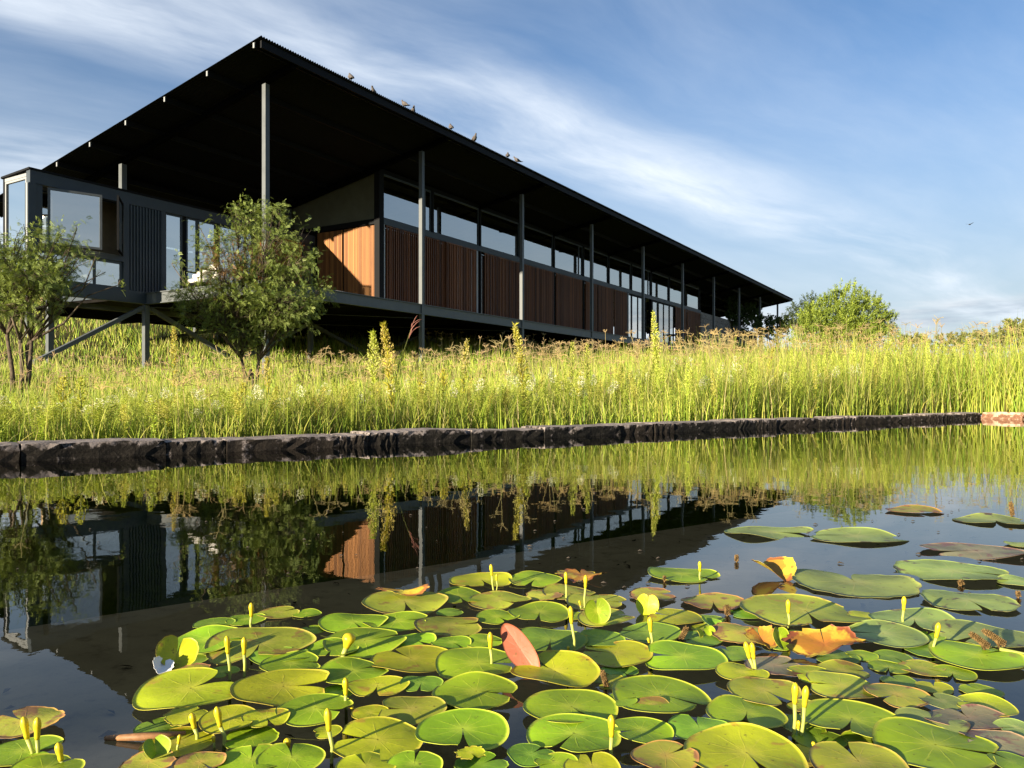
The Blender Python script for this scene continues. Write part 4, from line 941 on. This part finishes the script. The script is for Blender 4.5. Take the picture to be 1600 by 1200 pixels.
# ------------------------------------------------------------------ lily pads
def pad_mat(name, c_mid, c_rim, c_spot, spot=0.62, rim=0.9, vein=0.45):
    m = bpy.data.materials.new(name); m.use_nodes = True; t = NT(m.node_tree); b = t.n['Principled BSDF']
    at = t.new('ShaderNodeVertexColor'); at.layer_name = 'Col'; ch = t.new('ShaderNodeSeparateColor'); t.l.new(at.outputs[0], ch.inputs[0])
    rad, ang = ch.outputs[0], ch.outputs[1]
    co = t.new('ShaderNodeTexCoord').outputs['Object']; oi = t.new('ShaderNodeObjectInfo')
    off = t.new('ShaderNodeVectorMath', operation='ADD'); t.put(off.inputs[0], co)
    t.put(off.inputs[1], t.comb(t.math('MULTIPLY', oi.outputs['Random'], 37.0), t.math('MULTIPLY', oi.outputs['Random'], 91.0), 0.0)); cv = off.outputs[0]
    n1 = t.noise(cv, 22.0, 5, 0.6, 0.3); n2 = t.noise(cv, 95.0, 4, 0.65); n3 = t.noise(cv, 9.0, 3, 0.5)
    vein_w = t.math('ABSOLUTE', t.math('SINE', t.math('ADD', t.math('MULTIPLY', ang, 6.2832 * 5.5), t.math('MULTIPLY', t.math('SUBTRACT', n1, .5), 1.2))))
    vf = t.math('MULTIPLY', t.math('MULTIPLY', t.ramp(vein_w, 0.22, 0.02), t.ramp(rad, 0.95, 0.3)), t.ramp(rad, 0.03, 0.25))
    c = t.mix(t.ramp(n3, 0.3, 0.7), tuple(x * .72 for x in c_mid), tuple(x * 1.22 for x in c_mid))
    c = t.mix(t.math('MULTIPLY', t.ramp(rad, .40, 0.0), .45), c, tuple(min(1, x * 1.5) for x in c_rim))
    c = t.mix(t.math('MULTIPLY', vf, vein), c, tuple(min(1, x * 1.35) for x in c_rim))
    c = t.mix(t.ramp(t.math('ADD', rad, t.math('MULTIPLY', t.math('SUBTRACT', n1, .5), .22)), rim + .01, rim + .10), c, c_rim)
    c = t.mix(t.ramp(t.math('ADD', n1, t.math('MULTIPLY', rad, .10)), spot, spot + .08), c, c_spot)
    c = t.mix(t.math('MULTIPLY', t.ramp(n2, .63, .71), .75), c, (.09, .06, .018))
    hs = t.new('ShaderNodeHueSaturation'); t.put(hs.inputs['Color'], c)
    t.put(hs.inputs['Hue'], t.math('ADD', .488, t.math('MULTIPLY', oi.outputs['Random'], .024))); t.put(hs.inputs['Value'], t.math('ADD', .82, t.math('MULTIPLY', oi.outputs['Random'], .36)))
    t.put(b.inputs['Base Color'], hs.outputs[0]); b.inputs['Specular IOR Level'].default_value = 0.30
    t.put(b.inputs['Roughness'], t.math('ADD', .36, t.math('MULTIPLY', n2, .25)))
    t.put(b.inputs['Normal'], t.bump(t.math('ADD', t.math('MULTIPLY', vf, -.18), t.math('ADD', n1, t.math('MULTIPLY', n2, .25))), .40, .003))
    tl = t.new('ShaderNodeBsdfTranslucent'); t.put(tl.inputs[0], t.mix(1.0, hs.outputs[0], (1.1, 1.1, .4), 'MULTIPLY'))
    mx = t.new('ShaderNodeMixShader'); mx.inputs[0].default_value = .15; t.l.new(b.outputs[0], mx.inputs[1]); t.l.new(tl.outputs[0], mx.inputs[2]); t.l.new(mx.outputs[0], t.n['Material Output'].inputs[0])
    return m
PM = {'g': pad_mat('green_pad', (.260, .410, .012), (.46, .50, .05), (.30, .30, .03), .72),
      'y': pad_mat('yellow_green_pad', (.440, .480, .014), (.48, .42, .05), (.42, .30, .03), .66),
      'd': pad_mat('dark_green_pad', (.190, .330, .022), (.28, .38, .04), (.16, .24, .03), .74),
      'o': pad_mat('olive_pad', (.350, .390, .030), (.42, .34, .07), (.30, .20, .04), .62),
      'b': pad_mat('browning_pad', (.390, .390, .040), (.48, .28, .07), (.30, .15, .06), .58, .84),
      'p': pad_mat('purplish_pad', (.250, .230, .120), (.32, .21, .12), (.20, .10, .08), .60, .84),
      'l': pad_mat('pale_pad', (.290, .370, .085), (.38, .36, .12), (.12, .09, .05), .66, .94),
      'r': pad_mat('dead_orange_leaf', (.48, .24, .03), (.26, .09, .03), (.50, .38, .04), .58, .74),
      'red': pad_mat('red_underside', (.36, .10, .055), (.26, .08, .05), (.30, .15, .06), .7, .95),
      'w': mat('white_petal', (.75, .74, .70), .6, .3, var=.1, vscale=40)}
def pad_mesh(W, D, seed, notch, fold=0.0, wave=1.0, torn=0.0, gap=None, lobe=.16, point=0.0):
    """heart-round floating leaf; notch = direction of the slit in degrees (0 = +x)"""
    r = np.random.default_rng(seed); nr_, na2 = 8, 44; rr = np.array((0.02, .14, .3, .46, .62, .78, .91, 1.0))
    g = r.uniform(3, 10) if gap is None else gap
    ph = r.uniform(0, 6.28, 4); V = []; CO = []
    for i, q in enumerate(rr):
        half = R(2.0 + g * q ** 1.2)
        for k in range(na2 + 1):
            t = half + (2 * math.pi - 2 * half) * k / na2
            e = min(t - half, 2 * math.pi - half - t)             # angular distance from the slit
            rad = q * (1 - lobe * math.exp(-(e / .22) ** 2) * q ** 3) * (1 + .022 * math.sin(3 * t + ph[0]) + .013 * math.sin(5 * t + ph[1]) + torn * (.05 * math.sin(11 * t + ph[2]) + .05 * math.sin(17 * t + ph[3])) * q ** 4)
            th = t + R(notch); rad *= 1 + point * abs(math.sin(th)) ** 6; x = math.cos(th) * rad * W / 2; y = math.sin(th) * rad * D / 2
            z = W * wave * (.022 * q ** 2 * math.sin(2 * th + ph[2]) + .014 * q ** 2 * math.sin(3 * th + ph[1]) + .016 * math.exp(-(e / .35) ** 2) * q * (1 - .5 * q) ) + W * .010 * math.sin(5 * th + ph[0]) * q ** 5 * .6
            if fold: z += fold * abs(math.cos(th - R(notch + 90))) * rad * W * .5
            V.append((x, y, z)); CO.append((q, t / (2 * math.pi), 0))
    n = na2 + 1; Q = []
    for i in range(nr_ - 1):
        for k in range(na2): Q.append((i * n + k, i * n + k + 1, (i + 1) * n + k + 1, (i + 1) * n + k))
    # thickness: a lower skin joined at the rim
    base = len(V); V2 = [(x, y, z - .0006) for x, y, z in V]; Q2 = [tuple(base + j for j in q[::-1]) for q in Q]
    rim = [((nr_ - 1) * n + k, (nr_ - 1) * n + k + 1) for k in range(na2)]; Q3 = [(a, base + a, base + b, b) for a, b in rim]
    return np_mesh('lily_pad', np.array(V + V2), np.array(Q + Q2 + Q3), col=np.array(CO + CO))
GP = 'lily pads floating on the pond'
# x, y (pixel centre), width in px, slit direction, kind, label, extra
pads = [
 (298,1078,164,48,'y','large split yellow green pad with brown left edge at left of the raft',{'gap':26}),
 (328,1001,120,-20,'g','light green pad at the upper left corner of the raft',{}),
 (406,1006,164,-80,'o','big olive pad behind the two leftmost paired buds',{}),
 (440,1024,96,70,'d','dark green pad with bright fold under the big olive pad',{'d':.7}),
 (455,1037,94,20,'g','small green pad right of the paired buds',{}),
 (443,1074,154,8,'y','broad yellow green pad with pink tip pointing right',{}),
 (493,1107,117,-25,'g','green heart shaped pad beneath the broad pink tipped pad',{}),
 (360,1124,92,-10,'y','yellowing pad behind the left bud with the curved stem',{}),
 (416,1121,72,-60,'y','thin yellow pad half hidden below the pink tipped pad',{}),
 (392,1187,104,100,'g','dark veined green pad at bottom left near the tiny upright bud',{}),
 (456,1185,104,110,'g','two lobed green pad at the bottom under the short bud',{}),
 (232,1190,84,30,'b','orange brown decaying pad at the bottom left',{'torn':.5}),
 (312,1191,78,-40,'b','yellow brown pointed pad at bottom beside the orange decaying one',{}),
 (292,1118,64,60,'y','ragged yellow pad beside the floating brown stem',{'torn':1.0}),
 (38,1128,112,150,'b','brown spotted pad with pink rim at the left edge',{'torn':.4}),
 (36,1173,108,0,'g','green pad under the two left edge buds',{}),
 (68,1204,112,60,'g','green pad cut by the bottom left corner',{}),
 (632,941,132,-75,'o','pad with orange dead far rim and curled stalk',{}),
 (716,932,86,-70,'g','bright green pad with slit toward the camera behind the raft',{}),
 (780,937,97,-50,'o','olive pad with a white speck right of the bright slit one',{}),
 (552,972,106,-60,'g','round light green pad at the upper left of the raft front',{}),
 (620,971,106,0,'g','flat green pad behind the thick yellow bud',{'d':.8}),
 (702,977,106,10,'o','olive pad with slit pointing right toward the small round one',{}),
 (520,1013,82,-90,'g','small green pad under the thick yellow bud',{}),
 (570,1003,129,24,'g','large smooth green pad right behind the thick yellow bud',{}),
 (645,1000,72,-40,'g','small bright pad tucked behind the glossy round pad',{}),
 (642,1029,126,132,'y','glossy round yellow green pad with white speck at its rim',{}),
 (551,1048,109,38,'g','green pad with upturned slit below the thick yellow bud',{}),
 (590,1072,98,-90,'y','yellow green pad half hidden with white specks',{'d':.8}),
 (658,1068,66,-90,'d','small dark green pad below the glossy round pad',{}),
 (746,1038,132,-8,'g','wide green pad under the bud left of the red leaf',{}),
 (744,1082,135,-12,'g','wide green pad with yellow centre facing the open water',{}),
 (578,1114,58,0,'y','small yellow pad right of the tiny bud',{}),
 (642,1110,108,180,'o','olive striped pad left of the open dark water',{}),
 (723,1141,143,-85,'g','big two lobed green pad with dark shade on its left half',{}),
 (590,1158,146,172,'y','brightest glowing lime pad near the bottom centre left',{}),
 (647,1194,88,90,'g','green pad below the glowing lime pad',{}),
 (573,1197,94,120,'y','yellow rimmed pad at the bottom under the glowing lime pad',{}),
 (735,1176,44,-60,'y','torn yellow scrap of pad under the big two lobed one',{'torn':1.6}),
 (512,1143,44,200,'y','small yellow pad behind the tall bottom bud',{}),
 (706,1004,62,-50,'g','small plain green pad in the gap behind the wide pads',{}),
 (757,1002,62,0,'g','small pad directly behind the bud left of the red leaf',{}),
 (751,906,97,-70,'y','farthest yellow blotched pad with two thin stalks',{}),
 (837,906,83,-110,'g','farthest green pad right of the yellow blotched one',{}),
 (777,964,67,-60,'g','small round green pad above the red leaf',{}),
 (843,958,96,-95,'g','green pad with pale centre behind the tall middle bud',{}),
 (888,926,82,-70,'o','olive pad under the left one of two far buds',{}),
 (933,939,94,-20,'o','olive pad under the right one of two far buds',{}),
 (946,964,88,20,'o','olive pad beneath the upright folded leaf',{}),
 (860,1001,112,-95,'d','dark green pad behind the tall middle bud base',{}),
 (936,998,84,150,'d','shaded blue green pad behind the pale ridged pad',{}),
 (962,1020,114,170,'y','pale ridged yellow green pad right of the tall middle bud',{}),
 (866,1034,56,90,'d','small dark pad between the red leaf and folded pad',{}),
 (868,1051,136,128,'y','folded yellow green pad in front of the red leaf',{'fold':.12}),
 (893,1105,146,-60,'g','largest bright green pad beside the open dark water',{}),
 (897,1146,145,-120,'g','large green pad behind the bottom centre bud',{}),
 (1001,1140,98,-160,'g','pointed green pad right of the bottom centre bud',{}),
 (1020,930,72,10,'b','far yellow pad with ragged dry edge',{'torn':.6}),
 (1114,940,94,-100,'b','pad with brown eaten hole in its far rim',{'torn':.3}),
 (1056,964,88,150,'y','yellow pad with orange right tip',{}),
 (1014,988,98,165,'d','green pad behind the bud right of the folded leaf',{}),
 (1068,1027,130,168,'g','smooth broad green pad with slit to the left',{}),
 (1142,1020,66,100,'d','dark narrow pad right of the smooth broad one',{}),
 (1032,1086,152,-35,'g','long green pad with dewy far rim in the centre right',{'d':.95}),
 (972,1093,50,0,'d','small shaded pad left of the long dewy one',{}),
 (1020,1101,54,-30,'o','small olive pad with brown tip under the long dewy one',{}),
 (1193,1080,110,-60,'o','olive pad in front of the paired close buds',{}),
 (1167,1113,120,-110,'g','vivid green pad crossed by a dark bud shadow',{}),
 (1092,1137,94,90,'d','shaded blue green pad behind the yellow holed one',{}),
 (1167,1180,184,-80,'y','biggest yellow pad with brown holes at the bottom',{}),
 (1040,1181,104,30,'b','yellow brown marked pad right of the bottom centre bud',{}),
 (830,1178,74,50,'d','small dark green pad at the bottom left of centre',{}),
 (925,1198,88,90,'y','lime pad cut by the bottom edge under the centre bud',{}),
 (868,1192,68,200,'g','green pad at the bottom edge beside the small dark one',{}),
 (1158,990,90,-40,'b','pad with crumpled brown right edge',{'torn':.5}),
 (1259,956,198,-95,'o','very large olive brown pad under the split yellow bud',{'torn':.2,'d':.78}),
 (1429,968,130,-115,'l','pale green pad behind the bud standing in right water',{}),
 (1380,990,125,175,'l','pale green pad just left of the right standing bud',{}),
 (1537,991,142,-150,'l','pale green pad reaching the right edge behind the catkins',{}),
 (1514,938,132,-95,'l','yellow pale pad with slit toward the camera at right',{'torn':.3}),
 (1490,893,172,-20,'l','long pale pad at the right under a small brown snail',{'d':.8,'torn':.3}),
 (1592,908,66,150,'l','pale pad cut by the right edge',{}),
 (1335,909,180,82,'l','large nibbled pale pad with open slit facing away',{'torn':.4,'gap':16}),
 (1527,1024,132,20,'g','bright green pad under the two brown catkins',{}),
 (1269,1053,72,190,'y','small round yellow pad before the orange crumpled leaf',{}),
 (1318,1048,78,0,'o','olive pad behind the small round yellow one',{}),
 (1314,1073,108,170,'o','olive green pad with pink spotted right tip',{}),
 (1402,1085,98,-150,'b','pad with dry yellow right half before blue water',{}),
 (1471,1095,64,100,'l','small pale green pad at the edge of the blue water',{}),
 (1540,1102,88,150,'y','yellow pad with brown tip at the right edge of the raft',{}),
 (1512,1121,138,90,'p','long brown purple pad under the brown tipped yellow one',{'d':.6}),
 (1331,1124,150,-120,'g','big green pad right of the front paired buds',{}),
 (1462,1166,184,-30,'g','long green pad with curled bright edge at the bottom right',{'d':.9}),
 (1556,1159,104,170,'p','brown mottled pad near the bottom right corner',{'torn':.3}),
 (1589,1137,64,180,'l','pale green pad at the right edge above the mottled one',{}),
 (1341,1190,144,90,'o','dull green pad at the bottom between yellow and long pads',{}),
 (1580,1190,66,120,'d','blue green pad in the bottom right corner',{}),
 (1456,1128,104,60,'l','pale submerged looking pad behind the long curled one',{}),
 (1202,831,138,-30,'l','left pad of the far touching pair on blue water',{'d':.75}),
 (1337,838,150,160,'l','right pad of the far touching pair on blue water',{'d':.75}),
 (1430,798,86,-80,'b','farthest small pad with pale dried rim',{'d':.7}),
 (1556,813,120,-110,'l','far pad under a small brown seed spike at right',{'d':.75}),
 (1525,861,164,190,'p','long purplish pad on blue water at right',{'d':.7}),
 (1594,850,44,180,'l','sliver of pad at the right edge by the purplish one',{}),
 (1067,897,110,-40,'g','lone green pad left of the orange cupped leaf',{'d':.85}),
 (300,1052,70,40,'b','brown decaying pad under the paired left buds',{'torn':.8}),
 (850,930,56,40,'b','dry brown scrap of pad behind the red leaf area',{'torn':1.0}),
 (1210,1040,90,20,'p','sunken purplish pad before the orange crumpled leaf',{'torn':.3}),
 (1160,1050,80,20,'y','yellow pad under the close paired buds',{}),
]
order = sorted(range(len(pads)), key=lambda i: pads[i][1])
for rank, i in enumerate(order):
    x, y, w, nt, kd, lab, ex = pads[i]; rr_ = random.Random(1000 + i)
    z = .004 + .00010 * rank; X, Y = P_at(x, y, z); W = 1.02 * w * Y / F; D = W * ex.get('d', 0.95)
    o = link('lily_pad', pad_mesh(W, D, 500 + i, nt, ex.get('fold', 0), 1.0, ex.get('torn', 0), ex.get('gap')), PM[kd], smooth=True, label=lab, cat='lily pad', group=GP)
    raft = 1.0 if kd not in 'lp' else .25
    tx = R((1.5 + rr_.uniform(-1.2, 1.6)) * raft); o.rotation_euler = (tx, R(rr_.uniform(-2.5, 2.5) * raft), 0)
    o.location = (X, Y, z + D / 2 * math.sin(tx) * .85)

used_n = set()
def filler_label(x, y):
    for q in sorted(pads, key=lambda q: math.hypot(q[0] - x, (q[1] - y) * 2.4)):
        if len(q[5].split()) <= 11 and q[5] not in used_n:
            used_n.add(q[5]); return 'small plain pad beside the ' + q[5]
# small half sunken pads filling the gaps of the raft
rf = random.Random(77); placed = [(p[0], p[1], p[2]) for p in pads]; nf_ = 0; tries = 0
while nf_ < 44 and tries < 4000:
    tries += 1
    y = rf.uniform(955, 1195); x = rf.uniform(240 + max(0, 1050 - y) * 1.1, 1560 - max(0, 1060 - y) * 1.6); w = rf.uniform(.05, .085) * F * (y - HY) / (F * CAMZ)
    if any(abs(x - q[0]) < (q[2] + w) * .33 and abs(y - q[1]) < (q[2] + w) * .13 for q in placed): continue
    if (780 < x < 880 and 1075 < y) or (560 < x < 660 and 1085 < y < 1102) or (395 < x < 520 and 1132 < y < 1160): continue
    X, Y = P_at(x, y, .002); W = w * Y / F
    o = link('lily_pad', pad_mesh(W, W * .97, 9000 + nf_, rf.uniform(0, 360), 0, .6, rf.choice((0, 0, .3))), PM[rf.choice('ggdoyd')], smooth=True, label=filler_label(x, y), cat='lily pad', group=GP)
    o.location = (X, Y, .0025); placed.append((x, y, w)); nf_ += 1

# curled and upright leaves
def curled(x, y, wpx, kd, label, rot, fold=.5, name='curled_leaf', D=1.0, torn=.2, up=0.0, cat='leaf', wave=2.0, gap=None, lobe=.16, point=0.0):
    X, Y = P_at(x, y, .01); W = wpx * Y / F
    o = link(name, pad_mesh(W, W * D, 7000 + int(x), 90, fold, wave, torn, gap, lobe, point), PM[kd], smooth=True, label=label, cat=cat)
    o.rotation_euler = tuple(R(q) for q in rot); o.location = (X, Y, .006 + up); return o
curled(813, 1037, 42, 'red', 'upturned leaf showing its red underside amid the green pads', (58, -42, 0), .28, D=2.0, up=.026, torn=0, wave=.6, gap=-1.9, lobe=0, point=.15)
curled(933, 968, 42, 'g', 'upright folded green leaf beside the far paired buds', (72, -6, 10), .25, D=1.0, up=.020, torn=0, wave=1)
curled(276, 1034, 62, 'y', 'cupped yellow green leaf at the left corner of the raft', (38, 14, 20), .45, up=.016, torn=.2)
curled(252, 1046, 32, 'w', 'crumpled white petal at the left corner of the raft', (30, 30, 20), .6, name='fallen_petal', cat='petal', torn=.8, up=.008)
curled(243, 1184, 40, 'g', 'small curled light green leaf at the bottom left', (45, 0, 40), .6, up=.014, torn=0)
curled(1207, 894, 64, 'r', 'orange rimmed cupped leaf alone on blue water', (10, 0, 20), .55, D=1.1, up=.006, torn=.5)
curled(1288, 1012, 116, 'r', 'large crumpled orange dead leaf at the right of the raft', (14, -8, -14), .20, D=.62, up=.010, torn=1.3, wave=3.0, gap=-1)
curled(1190, 1000, 50, 'r', 'smaller crumpled orange leaf left of the large one', (22, -4, 10), .4, up=.006, torn=1.5, wave=3)
curled(908, 895, 78, 'r', 'flat dead orange leaf floating behind the far buds', (0, 0, 5), .05, D=.8, torn=1.4)
curled(630, 930, 78, 'r', 'dry orange leaf lying on the far rim of a pad', (4, 0, 0), .1, D=.35, up=.012, torn=1.2)
curled(1218, 1004, 36, 'g', 'small upright bright leaf beside the orange crumpled leaf', (66, 10, 30), .3, up=.012, torn=0)
curled(1108, 985, 18, 'g', 'tiny round green leaf right one of a pair', (40, 0, 0), .2, up=.004, torn=0)
curled(1092, 988, 17, 'y', 'tiny yellow green leaf left one of a pair', (50, 20, 40), .3, up=.004, torn=0)
curled(1012, 950, 36, 'y', 'upright lime leaf standing on the dry edged far pad', (66, 0, -20), .3, up=.010, torn=0)
curled(1110, 975, 34, 'd', 'small green leaf curling above the dark seed cone', (20, 10, 30), .4, up=.004, torn=0)

# flower buds on stems
M['bud'] = leafmat('yellow_bud', .4, .2, .4, False, (.62, .50, .020)); M['budstem'] = leafmat('pale_stem', .45, .25, .35, False, (.42, .46, .10))
GB = 'yellow flower buds on upright stems'
def bud(xt, yt, xb, yb, label, k=1.0, name='flower_bud', fat=1.0):
    X, Y = P_at(xb, yb, 0.0); top = Vector(((xt - xb) * Y / F, -.002, (yb - yt) * Y / F * 1.02)); h = top.z
    root = empty(name, (X, Y, 0), label=label, cat='flower bud', group=GB)
    hb = min(.55 * h, .020 * k + .10 * h); s1 = top * (1 - hb / h); rb = .0043 * k * fat; rs = .0017 * k + .0004
    mid = s1 * .5 + Vector((top.x * -.16 + random.uniform(-.002, .002), 0, 0))
    MB().tube((Vector((0, 0, -.06)), Vector((0, 0, 0)), mid, s1), (rs, rs, rs, rs * 1.15), 8).build('stem', M['budstem'], root, True)
    d = (top - s1); prof_ = [(0, rs * 1.15), (.15, rs * 1.5), (.35, rb * .72), (.55, rb * .96), (.70, rb), (.84, rb * .86), (.94, rb * .55), (1.0, rb * .12)]
    MB().tube([s1 + d * t for t, _ in prof_], [r_ for _, r_ in prof_], 10).build('bud', M['bud'], root, True)
buds = [(393,942,393,986,'lone bud standing in open water above the big olive pad'),(355,994,359,1062,'left bud of the leftmost close pair'),(382,996,382,1057,'right bud of the leftmost close pair'),
 (300,1114,308,1158,'left one of two buds over the yellowing bottom left pads'),(339,1104,350,1164,'right bud with curved stem over the bottom left pads'),(449,1153,451,1181,'short bud on the two lobed bottom pad'),
 (540,1059,541,1108,'bud behind the tall bottom bud near the green heart pad'),(512,1107,518,1192,'tall bud at the bottom beside the glowing lime pad'),(766,988,767,1049,'bud just left of the red leaf'),
 (767,882,771,922,'farthest bud on the yellow blotched pad'),(884,894,885,938,'left one of two far buds behind the raft'),(915,899,914,952,'right one of two far buds behind the raft'),
 (891,948,897,1027,'tall middle bud between the red leaf and pale ridged pad'),(1015,964,1018,1014,'bud behind the smooth broad green pad'),(955,1117,956,1192,'fat bud at the bottom centre'),
 (1093,877,1094,908,'far bud on the lone green pad'),(1231,937,1232,980,'split topped bud on the very large olive brown pad'),(1412,932,1411,977,'far right bud before the pale pads'),(1466,973,1458,1022,'bud standing in blue water left of the catkins'),
 (1164,1003,1177,1054,'left bud of the close pair right of centre'),(1174,1004,1181,1055,'right bud of the close pair right of centre'),(1242,1067,1240,1150,'taller bud of the front pair at right'),(1259,1072,1252,1152,'lower bud of the front pair at right'),
 (38,1120,50,1195,'left bud of the pair at the left edge'),(60,1121,58,1194,'right bud of the pair at the left edge'),(92,1160,100,1212,'orange opening bud in the bottom left corner')]
for b_ in buds: bud(*b_, k=1.0 if b_[1] > 930 else .95)
small = [(334,1149,335,1168,'tiny green bud between the two bottom left buds'),(282,1147,277,1174,'slanting green shoot by the floating brown stem'),(550,1102,552,1117,'tiny shoot right of the bud by the heart pad'),(888,1009,887,1025,'tiny shoot beside the tall middle bud'),
 (1247,1125,1246,1150,'tiny bud between the front pair stems'),(1270,1158,1271,1172,'tiny bud right of the front pair'),(776,897,776,922,'thin stalk right of the farthest bud'),(1012,996,1016,1012,'tiny shoot beside the bud behind the smooth pad'),(905,938,908,952,'small shoot left of the right far bud')]
for b_ in small: bud(*b_, k=.55)
bud(548, 990, 536, 1030, 'thick pale yellow bud lying over the green pads', 2.1, fat=1.15)

# brown seed cones, catkins, floating stem
M['cone'] = mat('brown_seed', (.20, .125, .045), .75, .2, var=.6, vscale=160, bump=.9, bscale=220)
def cone(x0, y0, x1, y1, rpx, label, lift=0.0):
    X, Y = P_at(x0, y0, 0); k = Y / F; r_ = rpx * k; dx = (x1 - x0) * k; dz = (y0 - y1) * k
    rpx *= .8 if 'catkin' in label else .68; r_ = rpx * k
    root = empty('seed_cone', (X, Y, .002 + lift), label=label, cat='seed head'); rnd = random.Random(int(x0)); m = MB()
    d = Vector((dx, .0, dz)); L = d.length; MB().tube((Vector((0, 0, -.02)), d * .5, d), (r_ * .45, r_ * .6, r_ * .2), 6).build('core', M['cone'], root, True)
    n = int(max(26, L / r_ * 16)); a = d.normalized().orthogonal(); b = d.normalized().cross(a)
    for i in range(n):
        t = i / n; ph = i * 2.4; c = d * t + (a * math.cos(ph) + b * math.sin(ph)) * r_ * (.72 if t < .85 else .45); o = (a * math.cos(ph) + b * math.sin(ph)) * r_ * .4 + d.normalized() * r_ * .25
        m.tube((c - o * .5, c, c + o), (r_ * .22, r_ * .30, r_ * .05), 5)
    m.build('seeds', M['cone'], root, True, kind='stuff')
for q in [(948, 1075, 941, 1050, 5, 'brown seed cone before the dark water gap at centre'), (1062, 1004, 1074, 981, 5, 'slanting brown seed cone behind the smooth broad pad'), (1137, 962, 1136, 947, 5, 'dark seed cone standing before the pad with eaten hole'),
          (1545, 1024, 1516, 1003, 5, 'left brown catkin on the bright green pad'), (1570, 1020, 1536, 998, 5, 'right brown catkin on the bright green pad'), (1503, 915, 1500, 908, 5, 'small brown snail like seed at right before the long pale pad'),
          (1592, 934, 1590, 925, 4, 'brown seed at the right edge water'), (1151, 878, 1151, 868, 3.5, 'tiny brown seed left of the orange cupped leaf'), (1582, 806, 1579, 785, 3.5, 'slim seed spike on the far right pad'), (1039, 909, 1038, 901, 3, 'tiny brown seed left of the lone green pad')]:
    cone(*q, lift=.012 if 'catkin' in q[5] else 0)
X, Y = P_at(165, 1156, 0); X2, Y2 = P_at(290, 1150, 0)
MB().tube(((X, Y, .002), ((X + X2) / 2, (Y + Y2) / 2 - .01, .006), (X2, Y2, .003)), (.003, .0048, .003), 8).build('floating_stem', mat('brown_stem', (.24, .12, .05), .6, .3, var=.3, vscale=60), smooth=True, label='brown stem floating between the lower left pads', cat='stem')
X, Y = P_at(1562, 1026, 0); X2, Y2 = P_at(1640, 1040, 0)
MB().tube(((X, Y, .012), (X2, Y2, .008)), (.003, .004), 8).build('catkin_stalk', M['budstem'], smooth=True, label='pale stalk reaching the catkins from the right edge', cat='stem')
# specks on the water
sp = MB()
for i in range(110):
    x = random.uniform(820, 1600); y = random.uniform(700, 930); X, Y = P_at(x, y, 0); r_ = random.uniform(.002, .006)
    if random.random() < .3: x = random.uniform(0, 800); y = random.uniform(720, 900); X, Y = P_at(x, y, 0); r_ *= .7
    sp.tube(((X - r_, Y, .002), (X, Y + random.uniform(-r_, r_), .004), (X + r_ * 1.5, Y + random.uniform(-r_, r_), .002)), (.0008, r_ * .45, .0006), 5)
sp.build('floating_debris', M['dark_in'], smooth=True, kind='stuff')
